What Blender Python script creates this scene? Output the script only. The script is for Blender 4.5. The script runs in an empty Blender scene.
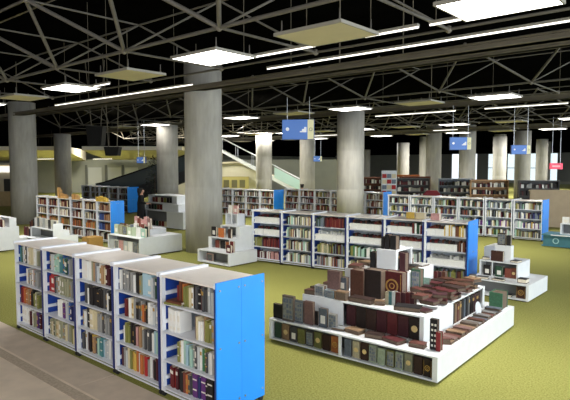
import bpy, math, random
from mathutils import Vector, Matrix
R = random.Random(7)
SC = bpy.context.scene
COL = SC.collection
PI = math.pi

# ------------------------------------------------------------------ materials
def lin(c):
    return tuple((v/255/12.92 if v/255 <= .04045 else ((v/255+.055)/1.055)**2.4) for v in c)
MATS = {}
def mat(name, rgb, rough=.6, noise=0., scale=20., rand=0., metal=0., emit=None, bump=0., spec=.5, stretch=None):
    if name in MATS: return MATS[name]
    m = bpy.data.materials.new(name); m.use_nodes = True
    nt = m.node_tree; b = nt.nodes['Principled BSDF']
    c = lin(rgb)
    b.inputs['Base Color'].default_value = (*c, 1)
    b.inputs['Roughness'].default_value = rough
    b.inputs['Metallic'].default_value = metal
    b.inputs['Specular IOR Level'].default_value = spec
    src = None
    if noise:
        tc = nt.nodes.new('ShaderNodeTexCoord')
        n = nt.nodes.new('ShaderNodeTexNoise'); n.inputs['Scale'].default_value = scale; n.inputs['Detail'].default_value = 6
        if stretch:
            mp = nt.nodes.new('ShaderNodeMapping'); mp.inputs['Scale'].default_value = stretch
            nt.links.new(tc.outputs['Object'], mp.inputs['Vector']); nt.links.new(mp.outputs[0], n.inputs['Vector'])
        else: nt.links.new(tc.outputs['Object'], n.inputs['Vector'])
        r = nt.nodes.new('ShaderNodeValToRGB')
        r.color_ramp.elements[0].position = .3; r.color_ramp.elements[1].position = .7
        r.color_ramp.elements[0].color = (*[v*(1-noise) for v in c], 1)
        r.color_ramp.elements[1].color = (*[min(1, v*(1+noise)) for v in c], 1)
        nt.links.new(n.outputs['Fac'], r.inputs['Fac']); src = r.outputs['Color']
        if bump:
            bp = nt.nodes.new('ShaderNodeBump'); bp.inputs['Strength'].default_value = bump; bp.inputs['Distance'].default_value = .02
            nt.links.new(n.outputs['Fac'], bp.inputs['Height']); nt.links.new(bp.outputs[0], b.inputs['Normal'])
    if rand:
        oi = nt.nodes.new('ShaderNodeObjectInfo')
        mr = nt.nodes.new('ShaderNodeMapRange'); mr.inputs['To Min'].default_value = 1-rand; mr.inputs['To Max'].default_value = 1+rand
        nt.links.new(oi.outputs['Random'], mr.inputs['Value'])
        hs = nt.nodes.new('ShaderNodeHueSaturation')
        if src: nt.links.new(src, hs.inputs['Color'])
        else: hs.inputs['Color'].default_value = (*c, 1)
        nt.links.new(mr.outputs[0], hs.inputs['Value']); src = hs.outputs['Color']
    if src: nt.links.new(src, b.inputs['Base Color'])
    if emit:
        b.inputs['Emission Color'].default_value = (*lin(emit[0]), 1); b.inputs['Emission Strength'].default_value = emit[1]
    MATS[name] = m
    return m

PAL = dict(white=(226,226,222), cream=(206,194,160), grey=(146,146,144), silver=(184,188,190), darkgrey=(78,78,80), black=(36,33,34),
 brown=(104,62,44), darkbrown=(64,40,33), blackbrown=(46,32,28), redbrown=(122,66,54), darkred=(104,34,36), maroon=(78,32,40), red=(160,44,46),
 orange=(186,108,58), tan=(164,130,96), yellow=(198,166,80), olive=(128,128,70), sage=(150,150,124), green=(66,120,88), darkgreen=(46,76,58),
 teal=(74,126,130), lightblue=(160,190,204), blue=(60,92,154), navy=(44,50,98), purple=(98,54,118), pink=(196,150,146), mint=(164,198,182),
 dustypink=(138,104,98), taupe=(122,110,98), slate=(110,120,132), palegreen=(176,192,164))
CN = dict(darkgrey='dark grey', darkbrown='dark brown', blackbrown='black-brown', redbrown='red-brown', darkred='dark red', darkgreen='dark green',
 lightblue='pale blue', dustypink='dusty pink', taupe='grey-brown', slate='blue-grey', silver='silver grey', sage='grey-green', palegreen='pale green', mint='mint green')
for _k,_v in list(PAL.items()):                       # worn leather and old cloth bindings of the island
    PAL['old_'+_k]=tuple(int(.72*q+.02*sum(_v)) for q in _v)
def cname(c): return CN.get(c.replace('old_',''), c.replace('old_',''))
def cover(c): return mat('cover_'+c, PAL[c], .62, .05 if min(PAL[c])>150 else .18, 30, .1, spec=.3)
PAGES = mat('pages', (214,204,184), .8, .08, 60)
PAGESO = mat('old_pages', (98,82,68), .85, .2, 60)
BANDW = mat('spine_label_white', (222,218,208), .6)
BANDG = mat('gilt', (176,140,74), .35, .15, 40, metal=.3)
WHITE = mat('white_laminate', (216,219,221), .45, .03, 8)
FRAME = mat('white_enamel', (226,229,236), .35, .03, 10)
TOPM = mat('top_sheet', (232,224,216), .3, .05, 3)
DIVM = mat('divider_sheet', (186,194,204), .5, .04, 5)
BLUE = mat('bright_blue_laminate', (30,140,240), .42, .03, 4)
NAVYP = mat('navy_post', (34,48,112), .45)
INNER_SHADE = mat('shade_toned_inner_board', (112,114,116), .6, .05, 5)  # shade inside the open bays is put into this board colour
DBLUE = mat('blue_enamel', (28,66,156), .45, .05, 6)
BLACKR = mat('black_rubber', (26,26,28), .6)
CHROME = mat('steel', (180,182,186), .3, metal=.9)
CONC = mat('concrete', (166,163,155), .8, .16, 5, bump=.15, stretch=(1,1,.22))
TUBE = mat('truss_steel', (98,94,87), .55, .06, 6)
TUBED = mat('truss_node_steel', (118,112,102), .55)
BLACKC = mat('black_ceiling', (9,9,9), 1., .2, 1, spec=0.)
BEAM = mat('roof_beam_steel', (104,97,82), .7, .12, 3)
LIT = mat('lit_diffuser', (250,250,250), .5, emit=((255,250,242), 6.0))
TUBEL = mat('lit_tube', (250,250,250), .5, emit=((255,250,240), 1.7))
UNLIT = mat('unlit_diffuser', (196,186,150), .6, .05, 2)
LFRAME = mat('lamp_frame', (150,146,136), .5)
WOOD = mat('pale_wood', (196,152,92), .6, .12, 12)
CARTON = mat('cardboard', (176,138,72), .8, .08, 20)
GREYW = mat('grey_wall_paint', (148,150,138), .85, .05, 1)
SLABM = mat('cream_soffit', (190,182,156), .8, .05, 1)
SLABE = mat('slab_edge', (226,220,206), .7)
DARKP = mat('dark_partition', (44,44,44), .8, .1, 2)
PLASTIC = mat('black_plastic', (12,12,13), .6, spec=.25)

# ------------------------------------------------------------------ mesh helpers
class MB:
    def __init__(s): s.v=[]; s.f=[]; s.m=[]
    def box(s, x0,x1,y0,y1,z0,z1, mi=0, rz=0., c=None):
        i=len(s.v)
        pts=[(x0,y0,z0),(x1,y0,z0),(x1,y1,z0),(x0,y1,z0),(x0,y0,z1),(x1,y0,z1),(x1,y1,z1),(x0,y1,z1)]
        if rz:
            cx,cy = c if c else ((x0+x1)/2,(y0+y1)/2); ca,sa=math.cos(rz),math.sin(rz)
            pts=[(cx+(x-cx)*ca-(y-cy)*sa, cy+(x-cx)*sa+(y-cy)*ca, z) for x,y,z in pts]
        s.v+=pts
        for q in ((3,2,1,0),(4,5,6,7),(0,1,5,4),(1,2,6,5),(2,3,7,6),(3,0,4,7)):
            s.f.append(tuple(i+k for k in q)); s.m.append(mi)
        return s
    def cyl(s, p0,p1,r0,r1=None,n=10,mi=0):
        r1=r0 if r1 is None else r1
        p0=Vector(p0);p1=Vector(p1); a=(p1-p0).normalized(); t=Vector((1,0,0)) if abs(a.x)<.9 else Vector((0,1,0))
        u=a.cross(t).normalized(); w=a.cross(u); i=len(s.v)
        for p,r in ((p0,r0),(p1,r1)):
            for k in range(n):
                an=2*PI*k/n; s.v.append(tuple(p+(u*math.cos(an)+w*math.sin(an))*r))
        for k in range(n):
            j=(k+1)%n; s.f.append((i+k,i+n+k,i+n+j,i+j)); s.m.append(mi)
        s.f.append(tuple(i+k for k in range(n))); s.m.append(mi)
        s.f.append(tuple(i+n+k for k in reversed(range(n)))); s.m.append(mi)
        return s
    def lathe(s, prof, c=(0,0,0), n=24, mi=0):
        i=len(s.v); m=len(prof)
        for r,z in prof:
            for k in range(n):
                an=2*PI*k/n; s.v.append((c[0]+r*math.cos(an),c[1]+r*math.sin(an),c[2]+z))
        for a in range(m-1):
            for k in range(n):
                j=(k+1)%n; s.f.append((i+a*n+k,i+a*n+j,i+(a+1)*n+j,i+(a+1)*n+k)); s.m.append(mi)
        s.f.append(tuple(i+k for k in reversed(range(n)))); s.m.append(mi)
        s.f.append(tuple(i+(m-1)*n+k for k in range(n))); s.m.append(mi)
        return s
    def ring(s, c, r, t, n=20, h=.006, mi=0):       # flat ring in the xz plane, facing -y
        i=len(s.v)
        for k in range(n):
            an=2*PI*k/n; ca,sa=math.cos(an),math.sin(an)
            for rr,dy in ((r,0),(r,-h),(r-t,-h),(r-t,0)): s.v.append((c[0]+rr*ca,c[1]+dy,c[2]+rr*sa))
        for k in range(n):
            j=(k+1)%n
            for q in range(4):
                w=(q+1)%4; s.f.append((i+k*4+q,i+k*4+w,i+j*4+w,i+j*4+q)); s.m.append(mi)
        return s
    def prism(s, pts, axis, a0, a1, mi=0):            # polygon extruded along an axis
        i=len(s.v); n=len(pts)
        for a in (a0,a1):
            for p,q in pts:
                s.v.append((a,p,q) if axis=='x' else (p,a,q) if axis=='y' else (p,q,a))
        s.f.append(tuple(i+k for k in range(n))); s.m.append(mi)
        s.f.append(tuple(i+n+k for k in reversed(range(n)))); s.m.append(mi)
        for k in range(n):
            j=(k+1)%n; s.f.append((i+k,i+n+k,i+n+j,i+j)); s.m.append(mi)
        return s
    def poly(s, pts, mi=0):
        i=len(s.v); s.v+=[tuple(p) for p in pts]; s.f.append(tuple(range(i,i+len(pts)))); s.m.append(mi); return s
    def mesh(s, name, mats):
        me=bpy.data.meshes.new(name); me.from_pydata(s.v,[],s.f)
        for m in (mats if isinstance(mats,(list,tuple)) else [mats]): me.materials.append(m)
        me.polygons.foreach_set('material_index', s.m); me.update()
        import bmesh
        bm=bmesh.new(); bm.from_mesh(me); bmesh.ops.recalc_face_normals(bm,faces=bm.faces); bm.to_mesh(me); bm.free()
        return me
    def build(s, name, mats, parent=None, smooth=False, bevel=0):
        o=bpy.data.objects.new(name, s.mesh(name,mats)); COL.objects.link(o)
        if parent: o.parent=parent
        if smooth:
            for p in o.data.polygons: p.use_smooth = len(p.vertices)<=4
        if bevel:
            b=o.modifiers.new('bevel','BEVEL'); b.width=bevel; b.segments=2; b.limit_method='ANGLE'
        return o
def tag(o, label, cat, group=None, kind=None):
    if label: o['label']=label
    if cat: o['category']=cat
    if group: o['group']=group
    if kind: o['kind']=kind
    return o
def empty(name, loc=(0,0,0), rz=0., label=None, cat=None, group=None):
    o=bpy.data.objects.new(name,None); COL.objects.link(o); o.empty_display_size=.2
    o.location=loc; o.rotation_euler=(0,0,rz)
    return tag(o,label,cat,group)
def struct(mb, name, mats, **k):
    o=mb.build(name,mats,**k); o['kind']='structure'; return o
def copy_tree(o, parent=None):
    c=o.copy(); COL.objects.link(c); c.parent=parent
    for ch in list(KIDS.get(o.name,o.children)): copy_tree(ch,c)
    return c
KIDS={}
ORD=['first','second','third','fourth','fifth','sixth','seventh','eighth','ninth','tenth','eleventh','twelfth','thirteenth','fourteenth','fifteenth','sixteenth','seventeenth','eighteenth','nineteenth','twentieth']

# ------------------------------------------------------------------ camera
cam=bpy.data.cameras.new('camera'); co=bpy.data.objects.new('camera',cam); COL.objects.link(co); SC.camera=co
cam.sensor_width=36; cam.lens=540/570*36; cam.clip_end=400
co.location=(0,0,2.8); co.rotation_euler=(PI/2-math.atan(35/540),0,math.radians(41.1))
CAMI=(Matrix.Translation(co.location)@co.rotation_euler.to_matrix().to_4x4()).inverted()
def pix(p):
    q=CAMI@Vector(p)
    if q.z>-.1: return None
    return 285+540*q.x/-q.z, 200-540*q.y/-q.z

# ------------------------------------------------------------------ room shell
def carpet():
    m=bpy.data.materials.new('green_carpet'); m.use_nodes=True; nt=m.node_tree; b=nt.nodes['Principled BSDF']
    tc=nt.nodes.new('ShaderNodeTexCoord')
    n1=nt.nodes.new('ShaderNodeTexNoise'); n1.inputs['Scale'].default_value=45; n1.inputs['Detail'].default_value=8
    n2=nt.nodes.new('ShaderNodeTexNoise'); n2.inputs['Scale'].default_value=.35; n2.inputs['Detail'].default_value=3
    for n in (n1,n2): nt.links.new(tc.outputs['Object'],n.inputs['Vector'])
    r=nt.nodes.new('ShaderNodeValToRGB'); r.color_ramp.elements[0].position=.35; r.color_ramp.elements[1].position=.65
    r.color_ramp.elements[0].color=(*lin((122,122,62)),1); r.color_ramp.elements[1].color=(*lin((156,156,90)),1)
    nt.links.new(n1.outputs['Fac'],r.inputs['Fac'])
    mx=nt.nodes.new('ShaderNodeMix'); mx.data_type='RGBA'; mx.inputs[6].default_value=(1,1,1,1); mx.blend_type='MULTIPLY'
    r2=nt.nodes.new('ShaderNodeValToRGB'); r2.color_ramp.elements[0].color=(.88,.86,.8,1); r2.color_ramp.elements[1].color=(1,1,1,1)
    nt.links.new(n2.outputs['Fac'],r2.inputs['Fac'])
    mx.inputs[0].default_value=1; nt.links.new(r.outputs[0],mx.inputs[6]); nt.links.new(r2.outputs[0],mx.inputs[7])
    nt.links.new(mx.outputs[2],b.inputs['Base Color']); b.inputs['Roughness'].default_value=.95; b.inputs['Specular IOR Level'].default_value=.1
    bp=nt.nodes.new('ShaderNodeBump'); bp.inputs['Strength'].default_value=.3; bp.inputs['Distance'].default_value=.01
    nt.links.new(n1.outputs['Fac'],bp.inputs['Height']); nt.links.new(bp.outputs[0],b.inputs['Normal'])
    return m
CARPET=carpet()
STONE=mat('brown_stone', (204,187,168), .6, .1, 4)
STONE2=mat('stone_tread', (222,204,182), .42, .12, 3)
NOSE=mat('step_nosing', (184,168,148), .7, .2, 30)
struct(MB().box(-62,9,3.82,86,-.3,0),'floor',CARPET)
struct(MB().box(-62,-6.37,3.28,3.82,-.3,0).box(-6.345,9,3.28,3.82,-.3,0).box(-6.37,-6.345,3.28,3.82,-.3,-.008),'floor_landing',STONE)
struct(MB().box(-62,9,3.09,3.24,-.3,.004),'trim_1',NOSE)
struct(MB().box(-62,9,1.3,3.09,-.3,0).box(-62,9,3.24,3.28,-.3,0),'floor_tread',STONE2)
st=MB()
for k in range(8):                                   # stone flight climbing behind the viewer
    y1=1.3-k*.34; z=.155*(k+1)
    st.box(-16,9,-1.45,y1,z-.155,z-.03,0); st.box(-16,9,-1.45,y1+.02,z-.03,z,1)
    st.box(-16,9,y1-.09,y1-.03,z,z+.003,2)
struct(st,'steps',[STONE,STONE2,NOSE])
struct(MB().box(-62,9,-12,-1.45,-.3,1.24),'floor_upper',STONE2)
struct(MB().box(-62.2,9.2,-12,86.2,7.6,7.9),'ceiling',BLACKC)
struct(MB().box(-62.3,-62,-12,86,-.3,4.3).box(-62.3,-62,-12,86,4.3,7.6,1),'wall_left',[GREYW,BLACKC])  # upper walls black: the darkness above the gallery is in their colour
struct(MB().box(-62,9,-12.3,-12,-.3,4.6).box(-62,9,-12.3,-12,4.6,7.6,1),'wall_front',[mat('beige_wall',(206,196,176),.8,.04,1),BLACKC])
# glazed back wall and right wall
GLASS=bpy.data.materials.new('window_glass'); GLASS.use_nodes=True
_n=GLASS.node_tree; _n.nodes.clear()
_o=_n.nodes.new('ShaderNodeOutputMaterial'); _m=_n.nodes.new('ShaderNodeMixShader'); _t=_n.nodes.new('ShaderNodeBsdfTransparent'); _g=_n.nodes.new('ShaderNodeBsdfGlossy')
_g.inputs['Roughness'].default_value=.05; _m.inputs[0].default_value=.06; _t.inputs[0].default_value=(.9,.95,.95,1)
_n.links.new(_t.outputs[0],_m.inputs[1]); _n.links.new(_g.outputs[0],_m.inputs[2]); _n.links.new(_m.outputs[0],_o.inputs[0])
bw=MB().box(-62,9.2,86,86.3,4.6,7.6,1).box(-62,-40,86,86.3,-.3,4.6,0).box(-40,9.2,86,86.3,-.3,.4,0)
wins=[]
x=-40.
n=0
while x<8:
    bw.box(x,x+1.7,86,86.3,.4,4.6,2); wins.append((x+1.7,min(x+3.0,9.2))); x+=3.0
struct(bw,'wall_back',[GREYW,BLACKC,mat('dark_wall',(118,120,118),.8,.05,1)])
for n,(a,b) in enumerate(wins):
    if a>-34 and a<9:
        f=struct(MB().box(a,a+.08,86.05,86.2,.4,4.6).box(b-.08,b,86.05,86.2,.4,4.6).box(a,b,86.05,86.2,2.3,2.4).box(a,b,86.05,86.2,.4,.48).box(a,b,86.05,86.2,4.52,4.6),'window_%d'%(n+1),LFRAME)
        g=MB().box(a+.08,b-.08,86.1,86.12,.48,4.52).build('pane',GLASS,f)
rw=MB().box(9,9.3,-12,86,-.3,.5,0).box(9,9.3,-12,86,5.6,7.6,1)
for k in range(25): rw.box(9,9.3,-12+k*4-.3,-12+k*4+.3,.5,5.6,0)
struct(rw,'wall_right',[GREYW,BLACKC])
for k in range(24):
    y0=-12+k*4+.3; y1=y0+3.4
    f=struct(MB().box(9.1,9.2,y0,y0+.08,.5,5.6).box(9.1,9.2,y1-.08,y1,.5,5.6).box(9.1,9.2,y0,y1,.5,.58).box(9.1,9.2,y0,y1,5.52,5.6).box(9.1,9.2,y0,y1,2.9,2.98),'window_%d'%(k+31),LFRAME)
    MB().box(9.14,9.16,y0+.08,y1-.08,.58,5.52).build('pane',GLASS,f)

# ------------------------------------------------------------------ columns
COLS=[(-15.8,70,.6,6.0,'slim far grey column between the tan one and the third blue sign'),
(-11.2,66,.6,6.0,'slim far grey column right of the third blue sign'),
(-6.2,60,.6,6.0,'far grey column at the right edge beyond the red sign'),
(-20.5,58,.6,6.0,'slim far column just right of the grey-blue one'),
(-13.53,11.49,.6,6.25,'largest round concrete column, nearest, behind the left end of the middle bookcases'),
(-26.53,11.32,.6,5.75,'tall round concrete column at the far left of the view'),
(-39.23,19.64,.6,5.1,'shaded brown column standing behind the left row of bookcases'),
(-25.39,18.89,.6,5.05,'round concrete column just left of the largest one, behind the person'),
(-13.62,20.04,.6,5.15,'round concrete column rising behind the centre of the middle bookcases'),
(-27.87,29.55,.6,5.15,'round concrete column right of the largest one, beside the white staircase'),
(-26.8,33.4,.6,5.1,'round concrete column just left of the central one, beyond the staircase'),
(-19.51,40.43,.6,6.0,'grey-blue round column, thicker one of the pair right of centre'),
(-28.6,57.0,.6,6.0,'thin-looking far column touching the left side of the grey-blue one'),
(-16.39,39.56,.6,5.75,'round concrete column behind the second blue hanging sign'),
(-17.92,50.66,.6,5.4,'tan round column standing right of the second blue sign'),
(-14.14,45.11,.6,5.5,'round column below the third blue hanging sign'),
(-17.72,62.88,.6,5.6,'grey far column left of the red hanging sign'),
(-26.68,48.53,.6,5.0,'yellowish far column right of the central column'),
(-22.0,80,.6,6.0,'thin far column just left of the red hanging sign'),
(-42.5,66.5,.6,5.0,'tan far column against the right side of the central column')]
for x,y,r,h,l in COLS:
    o=MB().lathe([(r,0),(r,h*.33),(r*.992,h*.335),(r,h*.34),(r,h*.66),(r*.992,h*.665),(r,h*.67),(r,h)],n=32).build('concrete_column',CONC,smooth=True)
    o.location=(x,y,0); tag(o,l,'column','round concrete columns')

# ------------------------------------------------------------------ steel space trusses
UNITC=MB().cyl((0,0,-.5),(0,0,.5),1,n=8).mesh('truss_tube',TUBE)
for p in UNITC.polygons: p.use_smooth=len(p.vertices)==4
NODEM=MB().lathe([(.3,-1),(.8,-.6),(1,0),(.8,.6),(.3,1)],n=8).mesh('truss_node',TUBED)
def tube(a,b,r,parent,name='tube'):
    a=Vector(a);b=Vector(b); o=bpy.data.objects.new(name,UNITC); COL.objects.link(o); o.parent=parent
    d=b-a; o.matrix_local=Matrix.Translation((a+b)/2)@d.to_track_quat('Z','Y').to_matrix().to_4x4()@Matrix.Diagonal((r,r,d.length,1))
    return o
def band(y0,xs,L,dy,label,f=.85):
    root=empty('space_truss',(0,0,0),0,label,'truss','steel roof trusses')
    zb,zt=5.2,6.25; T=[]; N=[]
    xt=[x+L/2 for x in xs]
    for r in (0,1):
        for i,x in enumerate(xs):
            N.append((x,y0+r*dy,zb))
            if i+1<len(xs): T.append(((x,y0+r*dy,zb),(xs[i+1],y0+r*dy,zb),.036 if r==0 else .026))
            if r==0: T.append(((x,y0,zb),(x,y0+dy,zb),.026))
            for sx in (-1,1):
                if r==0: T.append(((x,y0,zb),(x+sx*L/2,y0-dy/2,zt),.04))
                if r==0 and sx==1: T.append(((x,y0,zb),(x+sx*L/2,y0+dy/2,zt),.022))
                if r==1 and sx==-1 and f>1: T.append(((x,y0+dy,zb),(x+sx*L/2,y0+dy/2,zt),.022))
    for r in (-1,1):
        for i,x in enumerate(xt):
            if r<0: N.append((x,y0+r*dy/2,zt))
            if i+1<len(xt): T.append(((x,y0+r*dy/2,zt),(xt[i+1],y0+r*dy/2,zt),.03 if r<0 else .022))
            if r<1 and (f>1 or i%2==0): T.append(((x,y0+r*dy/2,zt),(x,y0+(r+2)*dy/2,zt),.022))
    def size(t):
        n=0;pts=[]
        for k in range(9):
            q=pix(Vector(t[0]).lerp(Vector(t[1]),k/8)); pts.append(q)
        s=0
        for a,b in zip(pts,pts[1:]):
            if a and b and 0<=a[0]<=570 and 0<=a[1]<=180: s+=math.hypot(a[0]-b[0],a[1]-b[1])
        return s
    T=[t for t in T if size(t)>0]; T.sort(key=size,reverse=True)
    for a,b,r in T[:100]: tube(a,b,r*f,root)
    if T[100:]:
        mb=MB()
        for a,b,r in T[100:]: mb.cyl(a,b,r*f,n=6)
        o=mb.build('minor_tubes',TUBE,root); o['kind']='stuff'
    for p in N:
        q=pix(p)
        if q and -20<q[0]<590 and -20<q[1]<190:
            o=bpy.data.objects.new('node',NODEM); COL.objects.link(o); o.parent=root; o.location=p; o.scale=(.065,.065,.065)
    return root
band(6.5,[-7.2+2.98*k for k in range(-4,3)],2.98,2.75,'nearest steel tube roof truss above the front row of light panels',1.05)
band(16.7,[-13.6+2.85*k for k in range(-7,6)],2.85,2.8,'second steel tube roof truss, above the blue hanging sign')
band(27.6,[-11.95+2.87*k for k in range(-11,6)],2.87,2.8,'third steel tube roof truss, beyond the central concrete column')
band(34.3,[-11.95+2.87*k for k in range(-14,6)],2.87,2.8,'farthest steel tube roof truss over the back of the hall')
# roof beams, pipes
for y0,y1,z0,z1,x0,x1,l in ((4.7,5.9,6.5,6.75,-24,6,'broad olive-grey roof beam crossing the top left corner'),
        (10.85,11.1,5.1,5.24,-40,6,'long dark beam running under the near strip lights'),
        (14.0,14.2,5.6,5.8,-40,6,'thin dark pipe between the near and second trusses'),
        (21.9,22.2,5.25,5.45,-50,6,'dark beam beyond the second truss'),
        (37.6,38.0,5.2,5.5,-55,6,'dark beam beyond the third truss')):
    o=MB().box(x0,x1,y0,y1,z0,z1).box(x0,x1,y0-.06,y1+.06,z0,z0+.03).box(x0,x1,y0-.06,y1+.06,z1-.03,z1).build('roof_beam',BEAM)
    for k in range(5): MB().box(x0+(k+.5)*(x1-x0)/5-.012,x0+(k+.5)*(x1-x0)/5+.012,(y0+y1)/2-.012,(y0+y1)/2+.012,z1,7.6).build('hanger',BEAM,o)
    tag(o,l,'beam','roof beams')

# ------------------------------------------------------------------ ceiling light panels
def light_proto(lit):
    r=empty('ceiling_light')
    W,D=.7,.55
    f=MB().box(-W,W,-D,-D+.03,0,.05).box(-W,W,D-.03,D,0,.05).box(-W,-W+.03,-D+.03,D-.03,0,.05).box(W-.03,W,-D+.03,D-.03,0,.05).box(-W+.005,W-.005,-D+.005,D-.005,.05,.056).build('frame',LFRAME,r)
    d=MB().box(-W+.03,W-.03,-D+.03,D-.03,.0,.035).build('diffuser',LIT if lit else UNLIT,r)
    ks=[f,d]
    for sx in (-1,1):
        for sy in (-1,1):
            ks.append(MB().cyl((sx*.6,sy*.45,.05),(sx*.6,sy*.45,.26),.012,n=6).cyl((sx*.6,sy*.45,.05),(sx*.6,sy*.45,.09),.03,n=6).build('hanger',TUBE,r))
    KIDS[r.name]=ks
    return r
PROTO={}
LAMPS=[]
def panel(x,y,lit,label):
    if lit not in PROTO: o=PROTO[lit]=light_proto(lit)
    else:
        src=PROTO[lit]; o=src.copy(); COL.objects.link(o)
        for c in KIDS[src.name]:
            d=c.copy(); COL.objects.link(d); d.parent=o
    o.location=(x,y,4.98); tag(o,label,'ceiling light','square ceiling light panels')
for i,(x,y,l) in enumerate([(-21.2,7.7,1),(-18.2,7.8,0),(-14.9,7.75,1),(-11.65,7.6,0),(-8.5,7.5,1),(-5.58,7.45,0),(-2.75,7.6,1)]):
    panel(x,y,l,('lit' if l else 'unlit')+' square ceiling panel, %s from left in the nearest row'%ORD[i])
for i,(x,l) in enumerate([(-27.9,0),(-24.9,1),(-18.2,1),(-15.0,0),(-12.1,1),(-9.14,0),(-6.48,1),(-3.4,0)]):
    panel(x,17.75,l,('lit' if l else 'unlit')+' square ceiling panel, %s from left in the second row'%ORD[i])
for i in range(10):
    l=i%2; panel(-33.5+i*3.0,28.3,l,('lit' if l else 'unlit')+' square ceiling panel, %s from left in the third row'%ORD[i])
for i in range(10):
    l=i%2; panel(-36.5+i*3.0,35.7,l,('lit' if l else 'unlit')+' square ceiling panel, %s from left in the farthest row'%ORD[i])
# strip lights
def strip(x0,x1,y,z,label):
    o=empty('strip_light',((x0+x1)/2,y,z),0,label,'strip light','thin strip lights'); h=(x1-x0)/2
    MB().box(-h,h,-.04,.04,.028,.07).build('housing',LFRAME,o)
    MB().cyl((-h,0,.012),(h,0,.012),.016,n=8).build('tube',TUBEL,o)
    MB().box(-h*.8-.005,-h*.8+.005,-.005,.005,.07,2.4).build('hanger',BEAM,o); MB().box(h*.8-.005,h*.8+.005,-.005,.005,.07,2.4).build('hanger',BEAM,o)
strip(-21.6,-12.9,10.55,5.2,'long thin strip light left of the largest column')
strip(-9.4,-1.6,10.1,5.2,'long thin strip light running from centre to the right edge')
for i,(a,b) in enumerate([(-14.6,-13.4),(-8.4,-6.3),(-5.2,-4.2),(-4.0,-3.0)]):
    strip(a,b,8.08,5.0,'short strip light behind the nearest truss, %s from left'%ORD[i])
for i,(a,b,y) in enumerate([(-13.2,-9.4,21.4),(-8.2,-5.2,21.4)]):
    strip(a,b,y,5.0,'strip light beyond the second truss, %s'%['centre','right'][i])
for i,(a,b) in enumerate([(-25,-22.6),(-15.5,-13.9)]):
    strip(a,b,32,4.95,'distant strip light beyond the third truss, %s from left'%ORD[i])
for i,(a,b) in enumerate([(-47.5,-44.5),(-43.5,-40.5)]):
    strip(a,b,21.5+i*3,3.3,'strip light under the cream gallery slab, %s'%['left','right'][i])
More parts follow.
